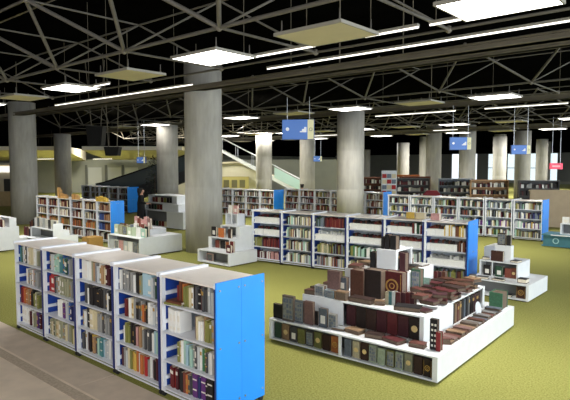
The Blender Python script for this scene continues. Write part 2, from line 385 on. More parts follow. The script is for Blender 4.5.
ISLAND=[
('S', 'black hardback standing at the left end of the lower ledge', 'black', 0, -5.659, 6.333, 0.36, 0.183, 0.05, 0.228, 0),
('S', 'tall brown-grey patterned book second from left on the lower ledge', 'taupe', 1, -5.43, 6.307, 0.36, 0.227, 0.05, 0.402, 0),
('S', 'slim blue-grey patterned book beside the tall brown-grey one', 'slate', 1, -5.25, 6.349, 0.36, 0.161, 0.05, 0.345, 0),
('S', 'tall dusty pink book with dark corner on the lower ledge', 'dustypink', 0, -5.069, 6.364, 0.36, 0.166, 0.05, 0.357, 0),
('S', 'black slipcase tucked beside the dusty pink book', 'black', 0, -4.972, 6.409, 0.36, 0.087, 0.04, 0.21, 0),
('S', 'blue-grey book with white square on the lower ledge', 'slate', 2, -4.82, 6.383, 0.36, 0.15, 0.05, 0.289, 0),
('S', 'small white book with blue pattern on the lower ledge', 'white', 1, -4.655, 6.392, 0.36, 0.146, 0.04, 0.233, 0),
('F', 'pale grey book lying flat beside the white patterned one', 'silver', 0, -4.566, 6.427, 0.36, 0.207, 0.145, 0.04, 10),
('F', 'brown gilded book lying flat on the front ledge', 'tan', 0, -4.304, 6.453, 0.36, 0.249, 0.174, 0.06, -8),
('F', 'dark brown book lying flat on the front ledge', 'darkbrown', 0, -3.975, 6.451, 0.36, 0.255, 0.178, 0.06, 12),
('F', 'dark red round-cornered book lying flat on the front ledge', 'darkred', 0, -3.67, 6.443, 0.36, 0.277, 0.194, 0.05, -15),
('F', 'red-brown book lying flat near the front corner', 'redbrown', 0, -3.327, 6.465, 0.36, 0.213, 0.149, 0.06, 5),
('S', 'tall black book with rows of white labels at the front corner', 'black', 3, -3.114, 6.5, 0.36, 0.105, 0.06, 0.409, 0),
('S', 'small red hardback standing at the front corner', 'red', 0, -3.041, 6.49, 0.36, 0.062, 0.08, 0.253, 0),
('F', 'second small red book lying behind the corner one', 'redbrown', 0, -3.08, 6.809, 0.36, 0.12, 0.084, 0.08, 30),
('F', 'tan thin book, first from the front on the right ledge', 'tan', 0, -3.13, 6.86, 0.36, 0.25, 0.125, 0.035, 2.4000000000000004),
('F', 'dusty pink thin book, second from the front on the right ledge', 'dustypink', 0, -3.13, 6.997, 0.36, 0.25, 0.125, 0.05, -3.6),
('F', 'red-brown thin book, third from the front on the right ledge', 'redbrown', 0, -3.13, 7.134, 0.36, 0.25, 0.125, 0.03, 5.6000000000000005),
('F', 'tan thin book, fourth from the front on the right ledge', 'tan', 0, -3.13, 7.271, 0.36, 0.25, 0.125, 0.06, -1.6),
('F', 'brown thin book, fifth from the front on the right ledge', 'brown', 0, -3.13, 7.408, 0.36, 0.25, 0.125, 0.035, 4.0),
('F', 'dusty pink thin book, sixth from the front on the right ledge', 'dustypink', 0, -3.13, 7.545, 0.36, 0.25, 0.125, 0.05, 2.4000000000000004),
('F', 'tan thin book, seventh from the front on the right ledge', 'tan', 0, -3.13, 7.682, 0.36, 0.25, 0.125, 0.03, -3.6),
('F', 'grey-brown thin book, eighth from the front on the right ledge', 'taupe', 0, -3.13, 7.819, 0.36, 0.25, 0.125, 0.06, 5.6000000000000005),
('F', 'grey thin book, ninth from the front on the right ledge', 'grey', 0, -3.13, 7.956, 0.36, 0.25, 0.125, 0.035, -1.6),
('F', 'brown thin book, tenth from the front on the right ledge', 'brown', 0, -3.13, 8.093, 0.36, 0.25, 0.125, 0.05, 4.0),
('F', 'blue-grey thin book, eleventh from the front on the right ledge', 'slate', 0, -3.13, 8.23, 0.36, 0.25, 0.125, 0.03, 2.4000000000000004),
('F', 'grey thin book, twelfth from the front on the right ledge', 'grey', 0, -3.13, 8.367, 0.36, 0.25, 0.125, 0.06, -3.6),
('F', 'red-brown thin book, thirteenth from the front on the right ledge', 'redbrown', 0, -3.13, 8.504, 0.36, 0.25, 0.125, 0.035, 5.6000000000000005),
('F', 'grey thin book, fourteenth from the front on the right ledge', 'grey', 0, -3.13, 8.641, 0.36, 0.25, 0.125, 0.05, -1.6),
('F', 'dark grey thin book, fifteenth from the front on the right ledge', 'darkgrey', 0, -3.13, 8.778, 0.36, 0.25, 0.125, 0.03, 4.0),
('F', 'blue-grey thin book, sixteenth from the front on the right ledge', 'slate', 0, -3.13, 8.915, 0.36, 0.25, 0.125, 0.06, 2.4000000000000004),
('S', 'green boxed book at the far end of the right ledge', 'green', 0, -3.14, 9.2, 0.36, 0.22, 0.3, 0.28, 0),
('F', 'brown book lying at the far left of the upper tier', 'brown', 0, -5.248, 6.671, 0.75, 0.203, 0.142, 0.07, 5),
('F', 'dark brown book stacked behind the left brown one', 'darkbrown', 0, -5.252, 6.825, 0.75, 0.195, 0.137, 0.09, -10),
('F', 'reddish book lying at the back left of upper tier', 'redbrown', 0, -5.231, 7.208, 0.75, 0.238, 0.166, 0.1, 8),
('S', 'white box with blue pattern on the upper tier', 'white', 1, -5.068, 6.66, 0.75, 0.167, 0.1, 0.168, 0),
('S', 'low pale blue patterned box on the upper tier', 'lightblue', 1, -4.879, 6.66, 0.75, 0.171, 0.1, 0.118, 0),
('F', 'brown and gold box book near the upper tier edge', 'tan', 0, -4.669, 6.659, 0.75, 0.196, 0.118, 0.13, 0),
('S', 'dusty pink upright book behind the pale blue box', 'dustypink', 0, -5.106, 7.111, 0.75, 0.24, 0.09, 0.323, 0),
('S', 'blue and white boxed book left of the big brown volume', 'slate', 2, -4.978, 7.166, 0.75, 0.167, 0.1, 0.226, 0),
('S', 'big brown leather volume standing on the upper tier', 'brown', 0, -4.572, 7.021, 0.75, 0.229, 0.22, 0.423, 0),
('S', 'big black-brown volume between brown and dark red ones', 'blackbrown', 0, -4.331, 7.079, 0.75, 0.292, 0.22, 0.446, 0),
('S', 'big dark red volume with a gilt ring on its cover', 'darkred', 4, -4.079, 7.219, 0.75, 0.333, 0.18, 0.425, 0),
('F', 'long dark brown book lying before the big volumes', 'darkbrown', 0, -4.356, 6.728, 0.75, 0.373, 0.186, 0.07, 0),
('F', 'tan box lying right of the long dark book', 'tan', 0, -4.068, 6.748, 0.75, 0.146, 0.102, 0.07, 20),
('S', 'cream small book, first in the short row before the gilt ring volume', 'cream', 0, -3.996, 6.859, 0.75, 0.053, 0.09, 0.189, 0),
('S', 'teal small book, second in the short row before the gilt ring volume', 'teal', 0, -3.952, 6.876, 0.75, 0.053, 0.09, 0.193, 0),
('S', 'white small book, third in the short row before the gilt ring volume', 'white', 0, -3.907, 6.892, 0.75, 0.052, 0.09, 0.197, 0),
('S', 'dark red small book, fourth in the short row before the gilt ring volume', 'darkred', 0, -3.843, 6.92, 0.75, 0.067, 0.09, 0.187, 0),
('S', 'maroon small book, fifth in the short row before the gilt ring volume', 'maroon', 0, -3.78, 6.953, 0.75, 0.066, 0.09, 0.191, 0),
('S', 'dark red small book, sixth in the short row before the gilt ring volume', 'darkred', 0, -3.723, 6.981, 0.75, 0.065, 0.09, 0.195, 0),
('S', 'maroon small book, seventh in the short row before the gilt ring volume', 'maroon', 0, -3.667, 7.009, 0.75, 0.065, 0.09, 0.199, 0),
('F', 'black wide flat book with white edges at the upper tier front', 'black', 0, -3.622, 6.761, 0.75, 0.365, 0.219, 0.06, 14),
('F', 'dark red oval-cornered book at the upper tier corner', 'maroon', 0, -3.444, 6.829, 0.75, 0.249, 0.174, 0.03, -10),
('S', 'tall green book with pale cover on the upper tier', 'green', 1, -3.976, 7.793, 0.75, 0.156, 0.14, 0.388, 0),
('S', 'small pale green book right of the tall green one', 'mint', 0, -3.94, 8.074, 0.75, 0.105, 0.05, 0.197, 0),
('F', 'green book lying flat behind the pale green one', 'darkgreen', 0, -3.746, 7.898, 0.75, 0.347, 0.243, 0.05, 5),
('F', 'red-brown leather book, lowest front one of the piles on upper tier', 'redbrown', 0, -3.581, 7.404, 0.75, 0.283, 0.198, 0.055, 10),
('F', 'brown leather book, upper front one of the piles on upper tier', 'brown', 0, -3.503, 7.289, 0.8, 0.264, 0.184, 0.055, -6),
('F', 'dark red leather book, lone middle one of the piles on upper tier', 'darkred', 0, -3.437, 7.4, 0.75, 0.233, 0.163, 0.055, 15),
('F', 'red-brown leather book, lower centre one of the piles on upper tier', 'redbrown', 0, -3.457, 7.758, 0.75, 0.274, 0.192, 0.055, -12),
('F', 'brown leather book, upper centre one of the piles on upper tier', 'brown', 0, -3.439, 7.605, 0.805, 0.239, 0.167, 0.055, 4),
('F', 'maroon leather book, right-hand middle one of the piles on upper tier', 'maroon', 0, -3.427, 7.929, 0.75, 0.214, 0.15, 0.055, 9),
('F', 'red-brown leather book, right-hand back one of the piles on upper tier', 'redbrown', 0, -3.441, 8.38, 0.75, 0.241, 0.169, 0.055, -5),
('F', 'brown leather book, lower back one of the piles on upper tier', 'brown', 0, -3.664, 8.559, 0.75, 0.282, 0.198, 0.055, 12),
('F', 'red-brown leather book, upper back one of the piles on upper tier', 'redbrown', 0, -3.588, 8.402, 0.805, 0.261, 0.182, 0.055, -8),
('F', 'tan leather book, far back corner one of the piles on upper tier', 'tan', 0, -3.441, 8.657, 0.75, 0.231, 0.161, 0.055, 3),
('F', 'brown leather book, far back left one of the piles on upper tier', 'brown', 0, -3.932, 8.474, 0.75, 0.202, 0.141, 0.055, -14),
('S', 'red-brown small upright book, first in the back right row of upper tier', 'redbrown', 0, -4.097, 8.669, 0.75, 0.062, 0.1, 0.196, 0),
('S', 'dark red small upright book, second in the back right row of upper tier', 'darkred', 0, -4.045, 8.714, 0.75, 0.062, 0.1, 0.196, 0),
('S', 'maroon small upright book, third in the back right row of upper tier', 'maroon', 0, -3.993, 8.76, 0.75, 0.062, 0.1, 0.196, 0),
('S', 'brown small upright book, fourth in the back right row of upper tier', 'brown', 0, -3.941, 8.805, 0.75, 0.061, 0.1, 0.196, 0),
]
# ------------------------------------------------------------------ bookcases (double sided, on castors)
BZ=[.12,.46,.81,1.155]                                # shelf heights
BW,BD,BH=1.0,.73,1.5
BINT={}
def bookcase_proto():
    r=empty('bookcase'); ks=[]
    def add(mb,n,m,parent=r,**k):
        o=mb.build(n,m,parent,**k)
        if parent is r: ks.append(o); KIDS[o.name]=[]
        else: KIDS[parent.name].append(o)
        return o
    for x,w in ((0,.042),(BW-.03,.03)):
        for y in (0,BD-.05):
            p=add(MB().box(x,x+w,y,y+.05,.07,BH-.02),'post',FRAME if x==0 else NAVYP)
            add(MB().cyl((x+.022,y+.025,.02),(x+.022,y+.025,.075),.012,n=8).cyl((x+.005,y+.025,.03),(x+.04,y+.025,.03),.03,n=12),'castor',BLACKR,p)
    t=MB().box(.02,BW-.02,.0,BD,BH-.035,BH-.012)
    add(t,'top_panel',TOPM)
    for x0,x1 in ((-.005,.03),(BW-.03,BW+.005)): add(MB().box(x0,x1,-.01,BD+.01,BH-.04,BH+.012),'top_rail',FRAME)
    for x in (.008,BW-.024):
        add(MB().box(x,x+.016,.05,BD-.05,.09,BH-.036),'side_panel',DBLUE)
    for z in BZ:
        s=MB().box(.042,BW-.03,.0,BD,z-.014,z).box(.042,BW-.03,.0,.01,z-.02,z+.001).box(.042,BW-.03,BD-.01,BD,z-.02,z+.001)
        for y0 in (.05,BD-.33): s.box(.024,.05,y0,y0+.28,z+.085,z+.13).box(BW-.05,BW-.024,y0,y0+.28,z+.085,z+.13)
        add(s,'shelf',FRAME)
    add(MB().box(.045,BW-.045,BD/2-.008,BD/2+.008,.12,BH-.036),'back_panel',DIVM)
    for y0 in (.01,BD-.03): add(MB().box(.042,BW-.03,y0,y0+.02,.055,.07),'bottom_rail',FRAME)
    KIDS[r.name]=ks
    return r
BPROTO=None
def bookcase(x,y,rz,label,group,sc=(1,1,1),top=None):
    global BPROTO
    if BPROTO is None: o=BPROTO=bookcase_proto()
    else:
        o=BPROTO.copy(); COL.objects.link(o); PARTS[o.name]=[]
        for ch in KIDS[BPROTO.name]:
            c=ch.copy(); COL.objects.link(c); c.parent=o; PARTS[o.name].append(c)
            for g in KIDS.get(ch.name,[]):
                d=g.copy(); COL.objects.link(d); d.parent=c
    o.location=(x,y,0); o.rotation_euler=(0,0,rz); o.scale=sc; tag(o,label,'bookcase',group)
    return o
def plain_sides(case):
    # this row has no coloured posts or cheeks
    for c in PARTS[case.name]:
        if c.data.materials[0] in (NAVYP,DBLUE):
            m=FRAME if c.data.materials[0] is NAVYP else DIVM
            c.material_slots[0].link='OBJECT'; c.material_slots[0].material=m
PARTS={}
def end_panel(case, n=2):
    # blue end cladding fixed to the right side of a bookcase, two leaves with bolts
    for k in range(2):
        y0=-.012+k*(BD+.024)/2; y1=y0+(BD+.024)/2-.003
        p=MB().box(BW+.007,BW+.027,y0,y1,.06,BH+.03).build('end_panel',BLUE,case)
        for z in (.16,.8,BH-.06): 
            for yy in (y0+.05,y1-.04): MB().cyl((BW+.027,yy,z),(BW+.034,yy,z),.012,n=8).build('bolt',CHROME,p)
def place(o,lx,ly,lz):                                 # point in a bookcase's frame
    c,s=math.cos(o.rotation_euler.z),math.sin(o.rotation_euler.z)
    return (o.location.x+lx*o.scale.x*c-ly*s, o.location.y+lx*o.scale.x*s+ly*c, o.location.z+lz*o.scale.z)

# ------------------------------------------------------------------ books
def book_mesh(band):
    # unit book standing upright, spine to -y: boards, rounded spine, page block, optional spine label
    mb=MB()
    mb.box(-.5,-.42,.02,1,0,1,0).box(.42,.5,.02,1,0,1,0)
    mb.prism([(-.5,.05),(-.36,.008),(0,0),(.36,.008),(.5,.05),(.42,.06),(-.42,.06)],'z',0,1,0)
    mb.box(-.42,.42,.06,.985,.015,.985,1)
    if band==1: mb.box(-.38,.38,-.006,.02,.68,.84,2)
    if band==2: mb.box(-.38,.38,-.006,.02,.12,.24,2); mb.box(-.3,.3,-.006,.02,.5,.78,2)
    if band==3: mb.box(-.4,.4,-.006,.02,.74,.8,2); mb.box(-.4,.4,-.006,.02,.3,.36,2)
    return mb.mesh('book',[cover('grey'),PAGES,BANDW])
BOOKM=[book_mesh(k) for k in range(4)]
def book_obj(c,w,d,h,bandk=0,bandm=None,name='book'):
    o=bpy.data.objects.new(name,BOOKM[bandk]); COL.objects.link(o); o.scale=(w,d,h)
    o.material_slots[0].link='OBJECT'; o.material_slots[0].material=cover(c)
    if bandm: o.material_slots[2].link='OBJECT'; o.material_slots[2].material=bandm
    return o
B5=[('.23 darkred brown orange olive olive cream white _.01 black darkgrey black maroon darkgrey darkgrey grey silver silver',
     '.02 WHITE WHITE WHITE WHITE _.27 redbrown cream white white tan olive olive olive grey',
     '.2 olive cream white mint lightblue mint mint grey darkgrey silver white green olive darkgrey silver white grey',
     '.05 darkred darkred red maroon black black redbrown orange darkgrey darkgrey PURPLE navy PURPLE black BLACKL'),
 ('.03 white darkgrey grey grey black grey white black black sage LIGHTBLUE LIGHTBLUE silver _.05 darkgreen',
  '.12 darkred redbrown white cream grey black darkgrey grey orange brown black white white silver silver',
  '.1 white olive olive black black black pink brown tan cream grey darkgrey grey darkgrey _.04 white lightblue mint',
  '.03 maroon grey silver cream olive yellow yellow orange white orange tan red grey white maroon black maroon'),
 ('.03 WHITE WHITE WHITE sage tan grey navy silver white tan cream maroon maroon',
  '.1 DARKGREY white black black black black black black black darkgrey darkgrey white black',
  '.04 grey white black black CREAM CREAM grey grey grey darkgrey grey grey grey darkgrey',
  '.03 darkgrey black white maroon black yellow tan darkgrey mint teal teal lightblue silver silver white'),
 ('.06 black silver silver white mint mint mint teal teal blue teal darkgreen blue grey grey',
  '.03 red RED white darkgrey grey white sage sage sage sage sage sage sage grey',
  '.3 white WHITE purple purple white silver blue navy navy silver',
  '.03 sage sage cream black sage cream cream sage sage grey sage cream grey sage grey olive cream'),
 ('.04 teal darkgreen silver white darkgrey white tan cream cream cream WHITE sage',
  '.26 white grey white darkgrey white pink grey silver grey',
  '.04 darkred red orange tan orange tan orange black black olive sage darkgrey olive',
  '.03 WHITE WHITE WHITE maroon grey white sage sage purple navy maroon')]
FRONT=['front bookcase with blue end panel','second front bookcase from blue end','middle front bookcase','second front bookcase from far end','far-end front bookcase']
LEV=['top','second','third','bottom']
BZR=list(reversed(BZ))
for k in range(5):
    x=-5.345-1.028*k
    lab=['white bookcase carrying the bright blue end panel, nearest in the front row','second white bookcase from the blue end panel in the front row','third white bookcase from the blue end panel, middle of the front row','fourth white bookcase from the blue end panel in the front row','last white bookcase at the far left end of the front row'][k]
    b=bookcase(x,3.84,0,lab,'bookcases of the front row')
    if k==0: end_panel(b)
    for s in range(4):
        toks=B5[k][s].split(); px=.035+float(toks[0]); cnt=0
        body=[t for t in toks[1:]]
        nb=[t for t in body if t[0]!='_']
        gaps=sum(float(t[1:]) for t in body if t[0]=='_')
        wt=[1.9 if t.isupper() else 1.0 for t in nb]
        base=min(.05,(.945-px-gaps)/(sum(wt)*1.06))
        lean=0
        for t in body:
            if t[0]=='_': px+=float(t[1:]); continue
            big=t.isupper(); c=t.lower()
            if c=='blackl': c='black'
            w=base*(1.9 if big else 1)*R.uniform(.8,1.2)
            h=R.uniform(.215,.285) if not big else R.uniform(.26,.285)
            if s==0: h=min(h+.01,.29)
            if k==2 and s==1 and c=='black': h=.255+R.uniform(-.01,.01)
            d=R.uniform(.15,.2)
            if px+w>.955: break
            bk=R.choice([0,0,0,0,1,2,3]) if not big else (3 if t in('PURPLE','BLACKL') else R.choice([0,2]))
            o=book_obj(c,w-.003,d,h,bk,BANDW if (R.random()<.5 or big) else BANDG)
            o.location=place(b,px+w/2,.045+R.uniform(0,.03),BZR[s]+.0015)
            px+=w; cnt+=1
            tag(o,'%s book, %s from left on %s shelf of %s'%(cname(c),ORD[cnt-1],LEV[s],FRONT[k]),'book','books on the front-row bookcases')
    if k==0:                                          # books laid flat, poking out over the shelf edge
        for j,(c,dx,yy,rz) in enumerate([('olive',.13,-.04,.25),('brown',.16,-.03,.1)]):
            o=book_obj(c,.026,.17,.25,0); o.rotation_euler=(0,PI/2,rz); o.location=place(b,dx,yy,1.157+.014+j*.027)
            tag(o,'%s book lying flat and poking out at left of top shelf, %s'%(cname(c),['lower','upper'][j]),'book','books on the front-row bookcases')

# remaining books: hundreds of small ones in the bookcases behind
REST=MB(); RC=[]
def rci(c):
    if c not in RC: RC.append(c)
    return RC.index(c)
def fill(b,s,cols,x0=.06,x1=.94,h=(.19,.27),w=(.022,.045),yoff=.05,depth=.18,p_gap=0.):
    c_,s_=math.cos(b.rotation_euler.z),math.sin(b.rotation_euler.z); px=x0
    while px<x1-.02:
        ww=min(R.uniform(*w),x1-px)
        if R.random()<p_gap: px+=ww*2; continue
        hh=R.uniform(*h); c=R.choice(cols); yy=yoff+R.uniform(0,.025)
        p=place(b,px,yy,BZR[s]); a=rci(c)
        n=len(REST.v); REST.box(0,(ww-.003)*b.scale.x,0,depth,p[2]+.001,p[2]+hh,a)
        for i in range(n,n+8):
            X,Y,Z=REST.v[i]; REST.v[i]=(p[0]+X*c_-Y*s_,p[1]+X*s_+Y*c_,Z)
        px+=ww
def slip(b,s,x0=.1,x1=.94,c='white',dark=('black','darkred','darkgrey','black','brown')):
    fill(b,s,list(dark),x0,x1,(.19,.24),(.03,.05),.15,.15)
    fill(b,s,[c],x0-.03,x1,(.15,.154),(.07,.11),.04,.1)
MIX=['white','grey','sage','black','darkgrey','maroon','cream','silver','redbrown','olive','white','slate']
REDS=['darkred','maroon','redbrown','black','darkred','white']
LGT=['white','silver','sage','cream','white','mint','darkgrey']
DRK=['black','darkgreen','maroon','darkgrey','olive','slate','brown']
th=math.radians(6.5)
MID=[]
mlab=['left-end white bookcase of the middle row, beside the low book display','second bookcase from left in the middle row','third bookcase from left in the middle row','fourth bookcase from left, behind the big leather volumes','fifth bookcase from left, behind the white cube','right-end bookcase of the middle row with a bright blue end panel']
for k in range(6):
    lx=-10.98+k*1.032*math.cos(th); ly=11.12+k*1.032*math.sin(th)
    b=bookcase(lx,ly,th,mlab[k],'bookcases of the middle row',(1.014,1,1)); MID.append(b)
    if k==5: end_panel(b)
slip(MID[0],0);slip(MID[0],1); fill(MID[0],2,['sage','olive','darkgrey'],.06,.35); fill(MID[0],2,['darkred','maroon','redbrown'],.35,.94); fill(MID[0],3,['maroon','white','maroon','pink'],.1,.94,(.16,.22))
for s in range(4): fill(MID[1],s,LGT+['redbrown','black'] if s<3 else LGT+['maroon'],.14,.94)
fill(MID[2],0,['darkgrey','slate','darkgreen'],.06,.35); fill(MID[2],0,REDS,.35,.94); slip(MID[2],1,dark=('white','silver')); fill(MID[2],2,['sage','olive','cream'],.12,.5); fill(MID[2],2,DRK,.5,.94); fill(MID[2],3,MIX,.1,.94)
slip(MID[3],0);slip(MID[3],1); fill(MID[3],2,['green','white','darkgreen','mint','olive','black'],.06,.94); fill(MID[3],3,MIX,.06,.94)
slip(MID[4],0,.1,.7); fill(MID[4],0,['white','darkred','darkgreen','black'],.7,.94); slip(MID[4],1,dark=('darkred','redbrown')); fill(MID[4],2,LGT,.06,.94); fill(MID[4],3,MIX,.06,.94)
slip(MID[5],0,.08,.45); fill(MID[5],0,['white','yellow','white','brown','white'],.45,.94); slip(MID[5],1,.08,.75); fill(MID[5],1,['white','brown','darkbrown'],.75,.94); slip(MID[5],2,dark=('white','grey')); fill(MID[5],3,DRK,.06,.94)
# far right row
FARR=[]
for k in range(6):
    b=bookcase(-12.12+k*1.06,20.75+.02*k,0,'%s bookcase from left in the far right row, beyond the middle row'%ORD[k] if k<5 else 'right-end bookcase of the far right row with a blue end panel','bookcases of the far right row',(1.02,1,1)); FARR.append(b); plain_sides(b)
    if k==5: end_panel(b)
    for s in range(4): fill(b,s,[LGT+DRK,MIX+['navy'],LGT+['navy','yellow','purple'],DRK+LGT][s],.06,.94,(.17,.27),(.03,.06),p_gap=.06)
# row behind it, further left, with a blue end panel
FARL=[]
for k in range(6):
    b=bookcase(-24.62+k*1.03,20.3,0,'%s bookcase from left in the far row right of the largest column'%ORD[k] if k<5 else 'right-end bookcase with blue end panel in the row right of the largest column','bookcases right of the largest column'); FARL.append(b); plain_sides(b)
    if k==5: end_panel(b)
    for s in range(4): fill(b,s,MIX+REDS+['brown','olive','brown','tan'],.06,.94,(.18,.29),(.025,.05))
for k in range(6):
    b=bookcase(-19.31+k*1.03,22.1,0,'%s bookcase from left in the short far row behind the central column'%ORD[k] if k<5 else 'right-end bookcase with blue panel in the short row behind the central column','bookcases behind the central column'); FARL.append(b); plain_sides(b)
    if k==5: end_panel(b)
    for s in range(4): fill(b,s,MIX+REDS+['brown','olive','brown'],.06,.94,(.18,.29),(.025,.05))
# left row, seen aslant, wooden letters on top
LEFT=[]
for k in range(6):
    b=bookcase(-22.9+k*.97,10.25,0,['far-left bookcase of the left row','second bookcase from left in the left row','third bookcase from left in the left row, below wooden letters','fourth bookcase from left in the left row','fifth bookcase from left in the left row','right-end bookcase of the left row with a blue end panel'][k],'bookcases of the left row',(.95,.72,1)); LEFT.append(b); plain_sides(b)
    if k==5: end_panel(b)
    for s in range(4):
        cols=[['brown','maroon','tan','cream','black','darkred'],['maroon','redbrown','cream','white','black'],['olive','brown','tan','orange'],['maroon','white','black','tan','brown']][s]
        if k==5 and s in(1,2): fill(b,s,['navy','blue'],.06,.45,(.2,.26)); fill(b,s,['tan','brown'],.45,.94)
        else: fill(b,s,cols,.06,.94,(.18,.28),(.025,.055))
# back-left row
for k in range(5):
    b=bookcase(-32.4+k*1.05,17.4,0,'%s bookcase from left in the distant left row below the grey wall'%ORD[k],'bookcases of the distant left row'); plain_sides(b)
    if k==4: end_panel(b)
    for s in range(4): fill(b,s,DRK+['white','grey','white'],.06,.94,(.18,.29),(.03,.06))
# ------------------------------------------------------------------ stepped plinths: book island and displays
def emblem(o,kind,w,h,y):
    if kind==1: 
        mb=MB().box(-w*.42,w*.42,y-.002,y,h*.08,h*.92)
        for i in range(4):
            for j in range(3): 
                if R.random()<.75: mb.box(-w*.38+j*w*.26,-w*.38+j*w*.26+w*R.uniform(.12,.24),y-.004,y-.001,h*(.12+.2*i),h*(.12+.2*i)+h*R.uniform(.08,.17),1)
        mb.build('cover_ornament',[mat('ornament_pale',(122,124,120),.6,.25,25),mat('ornament_blue',(88,98,114),.6,.3,30)],o)
    if kind==2: MB().box(-w*.25,w*.3,y-.003,y,h*.2,h*.62).build('cover_label',BANDW,o)
    if kind==3:
        for i in range(5):
            for sx in(-.3,.12): MB().box(w*sx,w*(sx+.24),y-.003,y,h*(.1+.17*i),h*(.1+.17*i)+h*.07).build('spine_label',BANDW,o)
    if kind==4: MB().ring((0,y,h*.5),w*.32,w*.07).ring((0,y,h*.5),w*.14,w*.04).box(-w*.45,-w*.42,y-.003,y,h*.06,h*.94).box(w*.42,w*.45,y-.003,y,h*.06,h*.94).build('gilt_ring',BANDG,o)
    if kind==5: MB().ring((0,y,h*.5),w*.3,w*.3,n=10,h=.003).build('cover_medallion',mat('medallion_cream',(200,176,120),.6,.2,60),o)
def standing(label,c,em,x,y,z,w,t,h,group,rz=0,name='book'):
    # face-out hardback: boards on the page block, fore-edge to the right
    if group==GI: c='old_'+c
    r=empty(name,(x,y,z),rz,label,'book',group)
    b=max(.004,t*.09)
    MB().box(-w/2,w/2,-t/2,-t/2+b,0,h).box(-w/2,w/2,t/2-b,t/2,0,h).box(-w/2,-w/2+b,-t/2+b,t/2-b,0,h).box(-w/2+.004,-w/2+.012,-t/2-.002,-t/2,.004,h-.004).build('cover',cover(c),r,bevel=.003)
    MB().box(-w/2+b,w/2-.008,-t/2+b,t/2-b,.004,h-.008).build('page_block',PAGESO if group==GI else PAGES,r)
    if em: emblem(r,em,w,h,-t/2)
    return r
def flat(label,c,x,y,z,w,d,t,rz,group,name='book'):
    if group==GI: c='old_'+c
    r=empty(name,(x,y,z),rz,label,'book',group)
    b=max(.004,t*.1)
    MB().box(-w/2,w/2,-d/2,d/2,0,b).box(-w/2,w/2,-d/2,d/2,t-b,t).box(-w/2,-w/2+b,-d/2,d/2,b,t-b).box(-w/2+.02,w/2-.02,-d/2+.02,d/2-.02,t,t+.002).build('cover',cover(c),r,bevel=.003)
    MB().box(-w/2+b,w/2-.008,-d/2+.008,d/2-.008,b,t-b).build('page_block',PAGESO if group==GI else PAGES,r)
    return r
def open_box(mb,x0,x1,y0,y1,z0,z1,fronts,t=.022,side=None):
    # white carcass: top, bottom, back, ends; fronts = list of open bays along the front (x ranges); rest is panelled
    mb.box(x0,x1,y0,y1,z1-t,z1)
    mb.box(x0,x1,y0,y1,z0,z0+t)
    mb.box(x0,x0+t,y0,y1,z0+t,z1-t)
    if side is None: mb.box(x1-t,x1,y0,y1,z0+t,z1-t)
    else:
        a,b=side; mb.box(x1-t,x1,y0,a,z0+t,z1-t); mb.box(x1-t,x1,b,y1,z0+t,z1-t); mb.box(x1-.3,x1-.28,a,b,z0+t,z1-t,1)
    mb.box(x0+t,x1-t,y1-t,y1,z0+t,z1-t)
    if fronts:
        xs=[x0+t]
        for a,b in fronts: xs+= [a,b]
        xs.append(x1-t)
        for k in range(0,len(xs),2):
            if xs[k+1]-xs[k]>.004: mb.box(xs[k],xs[k+1],y0,y0+t,z0+t,z1-t)
        a=min(f[0] for f in fronts); b=max(f[1] for f in fronts)
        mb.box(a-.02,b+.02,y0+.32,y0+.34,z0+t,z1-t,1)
    else: mb.box(x0+t,x1-t,y0,y0+t,z0+t,z1-t)
    return mb
GI='books on the stepped island'
isl=empty('display_island',(-4.4,7.8,0),0,'big white stepped display island covered with old leather books','display')
def local(o,mb):
    mb.v=[(x-o.location.x,y-o.location.y,z-o.location.z) for x,y,z in mb.v]; return mb
local(isl,open_box(MB(),-5.77,-2.95,6.23,9.45,.03,.36,[(-5.73,-4.45),(-4.41,-3.02)])).build('lower_tier',[WHITE,INNER_SHADE],isl)
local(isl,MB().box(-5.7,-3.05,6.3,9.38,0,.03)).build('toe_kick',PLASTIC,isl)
local(isl,open_box(MB(),-5.36,-3.3,6.57,8.97,.36,.75,[(-4.6,-3.36)],side=(7.6,8.9))).build('middle_tier',[WHITE,INNER_SHADE],isl)
local(isl,open_box(MB(),-5.1,-4.07,7.4,8.62,.75,1.08,None)).build('upper_tier',[WHITE,INNER_SHADE],isl)
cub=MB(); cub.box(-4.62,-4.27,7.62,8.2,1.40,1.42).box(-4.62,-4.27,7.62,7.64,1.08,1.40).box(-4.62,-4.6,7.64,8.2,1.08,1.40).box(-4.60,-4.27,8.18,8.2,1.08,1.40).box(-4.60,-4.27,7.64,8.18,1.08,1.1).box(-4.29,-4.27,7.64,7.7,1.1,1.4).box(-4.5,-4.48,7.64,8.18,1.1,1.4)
local(isl,cub).build('top_cube',[WHITE,INNER_SHADE],isl)
for a in ISLAND:
    if a[0]=='S': standing(a[1],a[2],a[3],a[4],a[5],a[6]+.0015,a[7],a[8],a[9],GI)
    else: flat(a[1],a[2],a[4],a[5],a[6]+.0015,a[7],a[8],a[9],math.radians(a[10]),GI)
XP=[]
for j,y in enumerate((7.05,7.32,7.6,7.88,8.15,8.42,8.7)):
    for i,x in enumerate((-3.86,-3.62,-3.4)):
        if j<2 and i==0: continue
        XP.append((i,j,x,y))
for n,(i,j,x,y) in enumerate(XP):
    c=['redbrown','brown','darkbrown','maroon','tan','brown','darkred'][(n*3+j)%7]
    flat('%s leather book crossing the piles, %s from front in the %s file on upper tier'%(cname(c),ORD[j],['left','middle','right'][i]),c,x+R.uniform(-.03,.03),y,.8125 if n%3 else .8675,R.uniform(.2,.27),R.uniform(.15,.2),R.uniform(.045,.07),R.uniform(-.5,.5),GI)
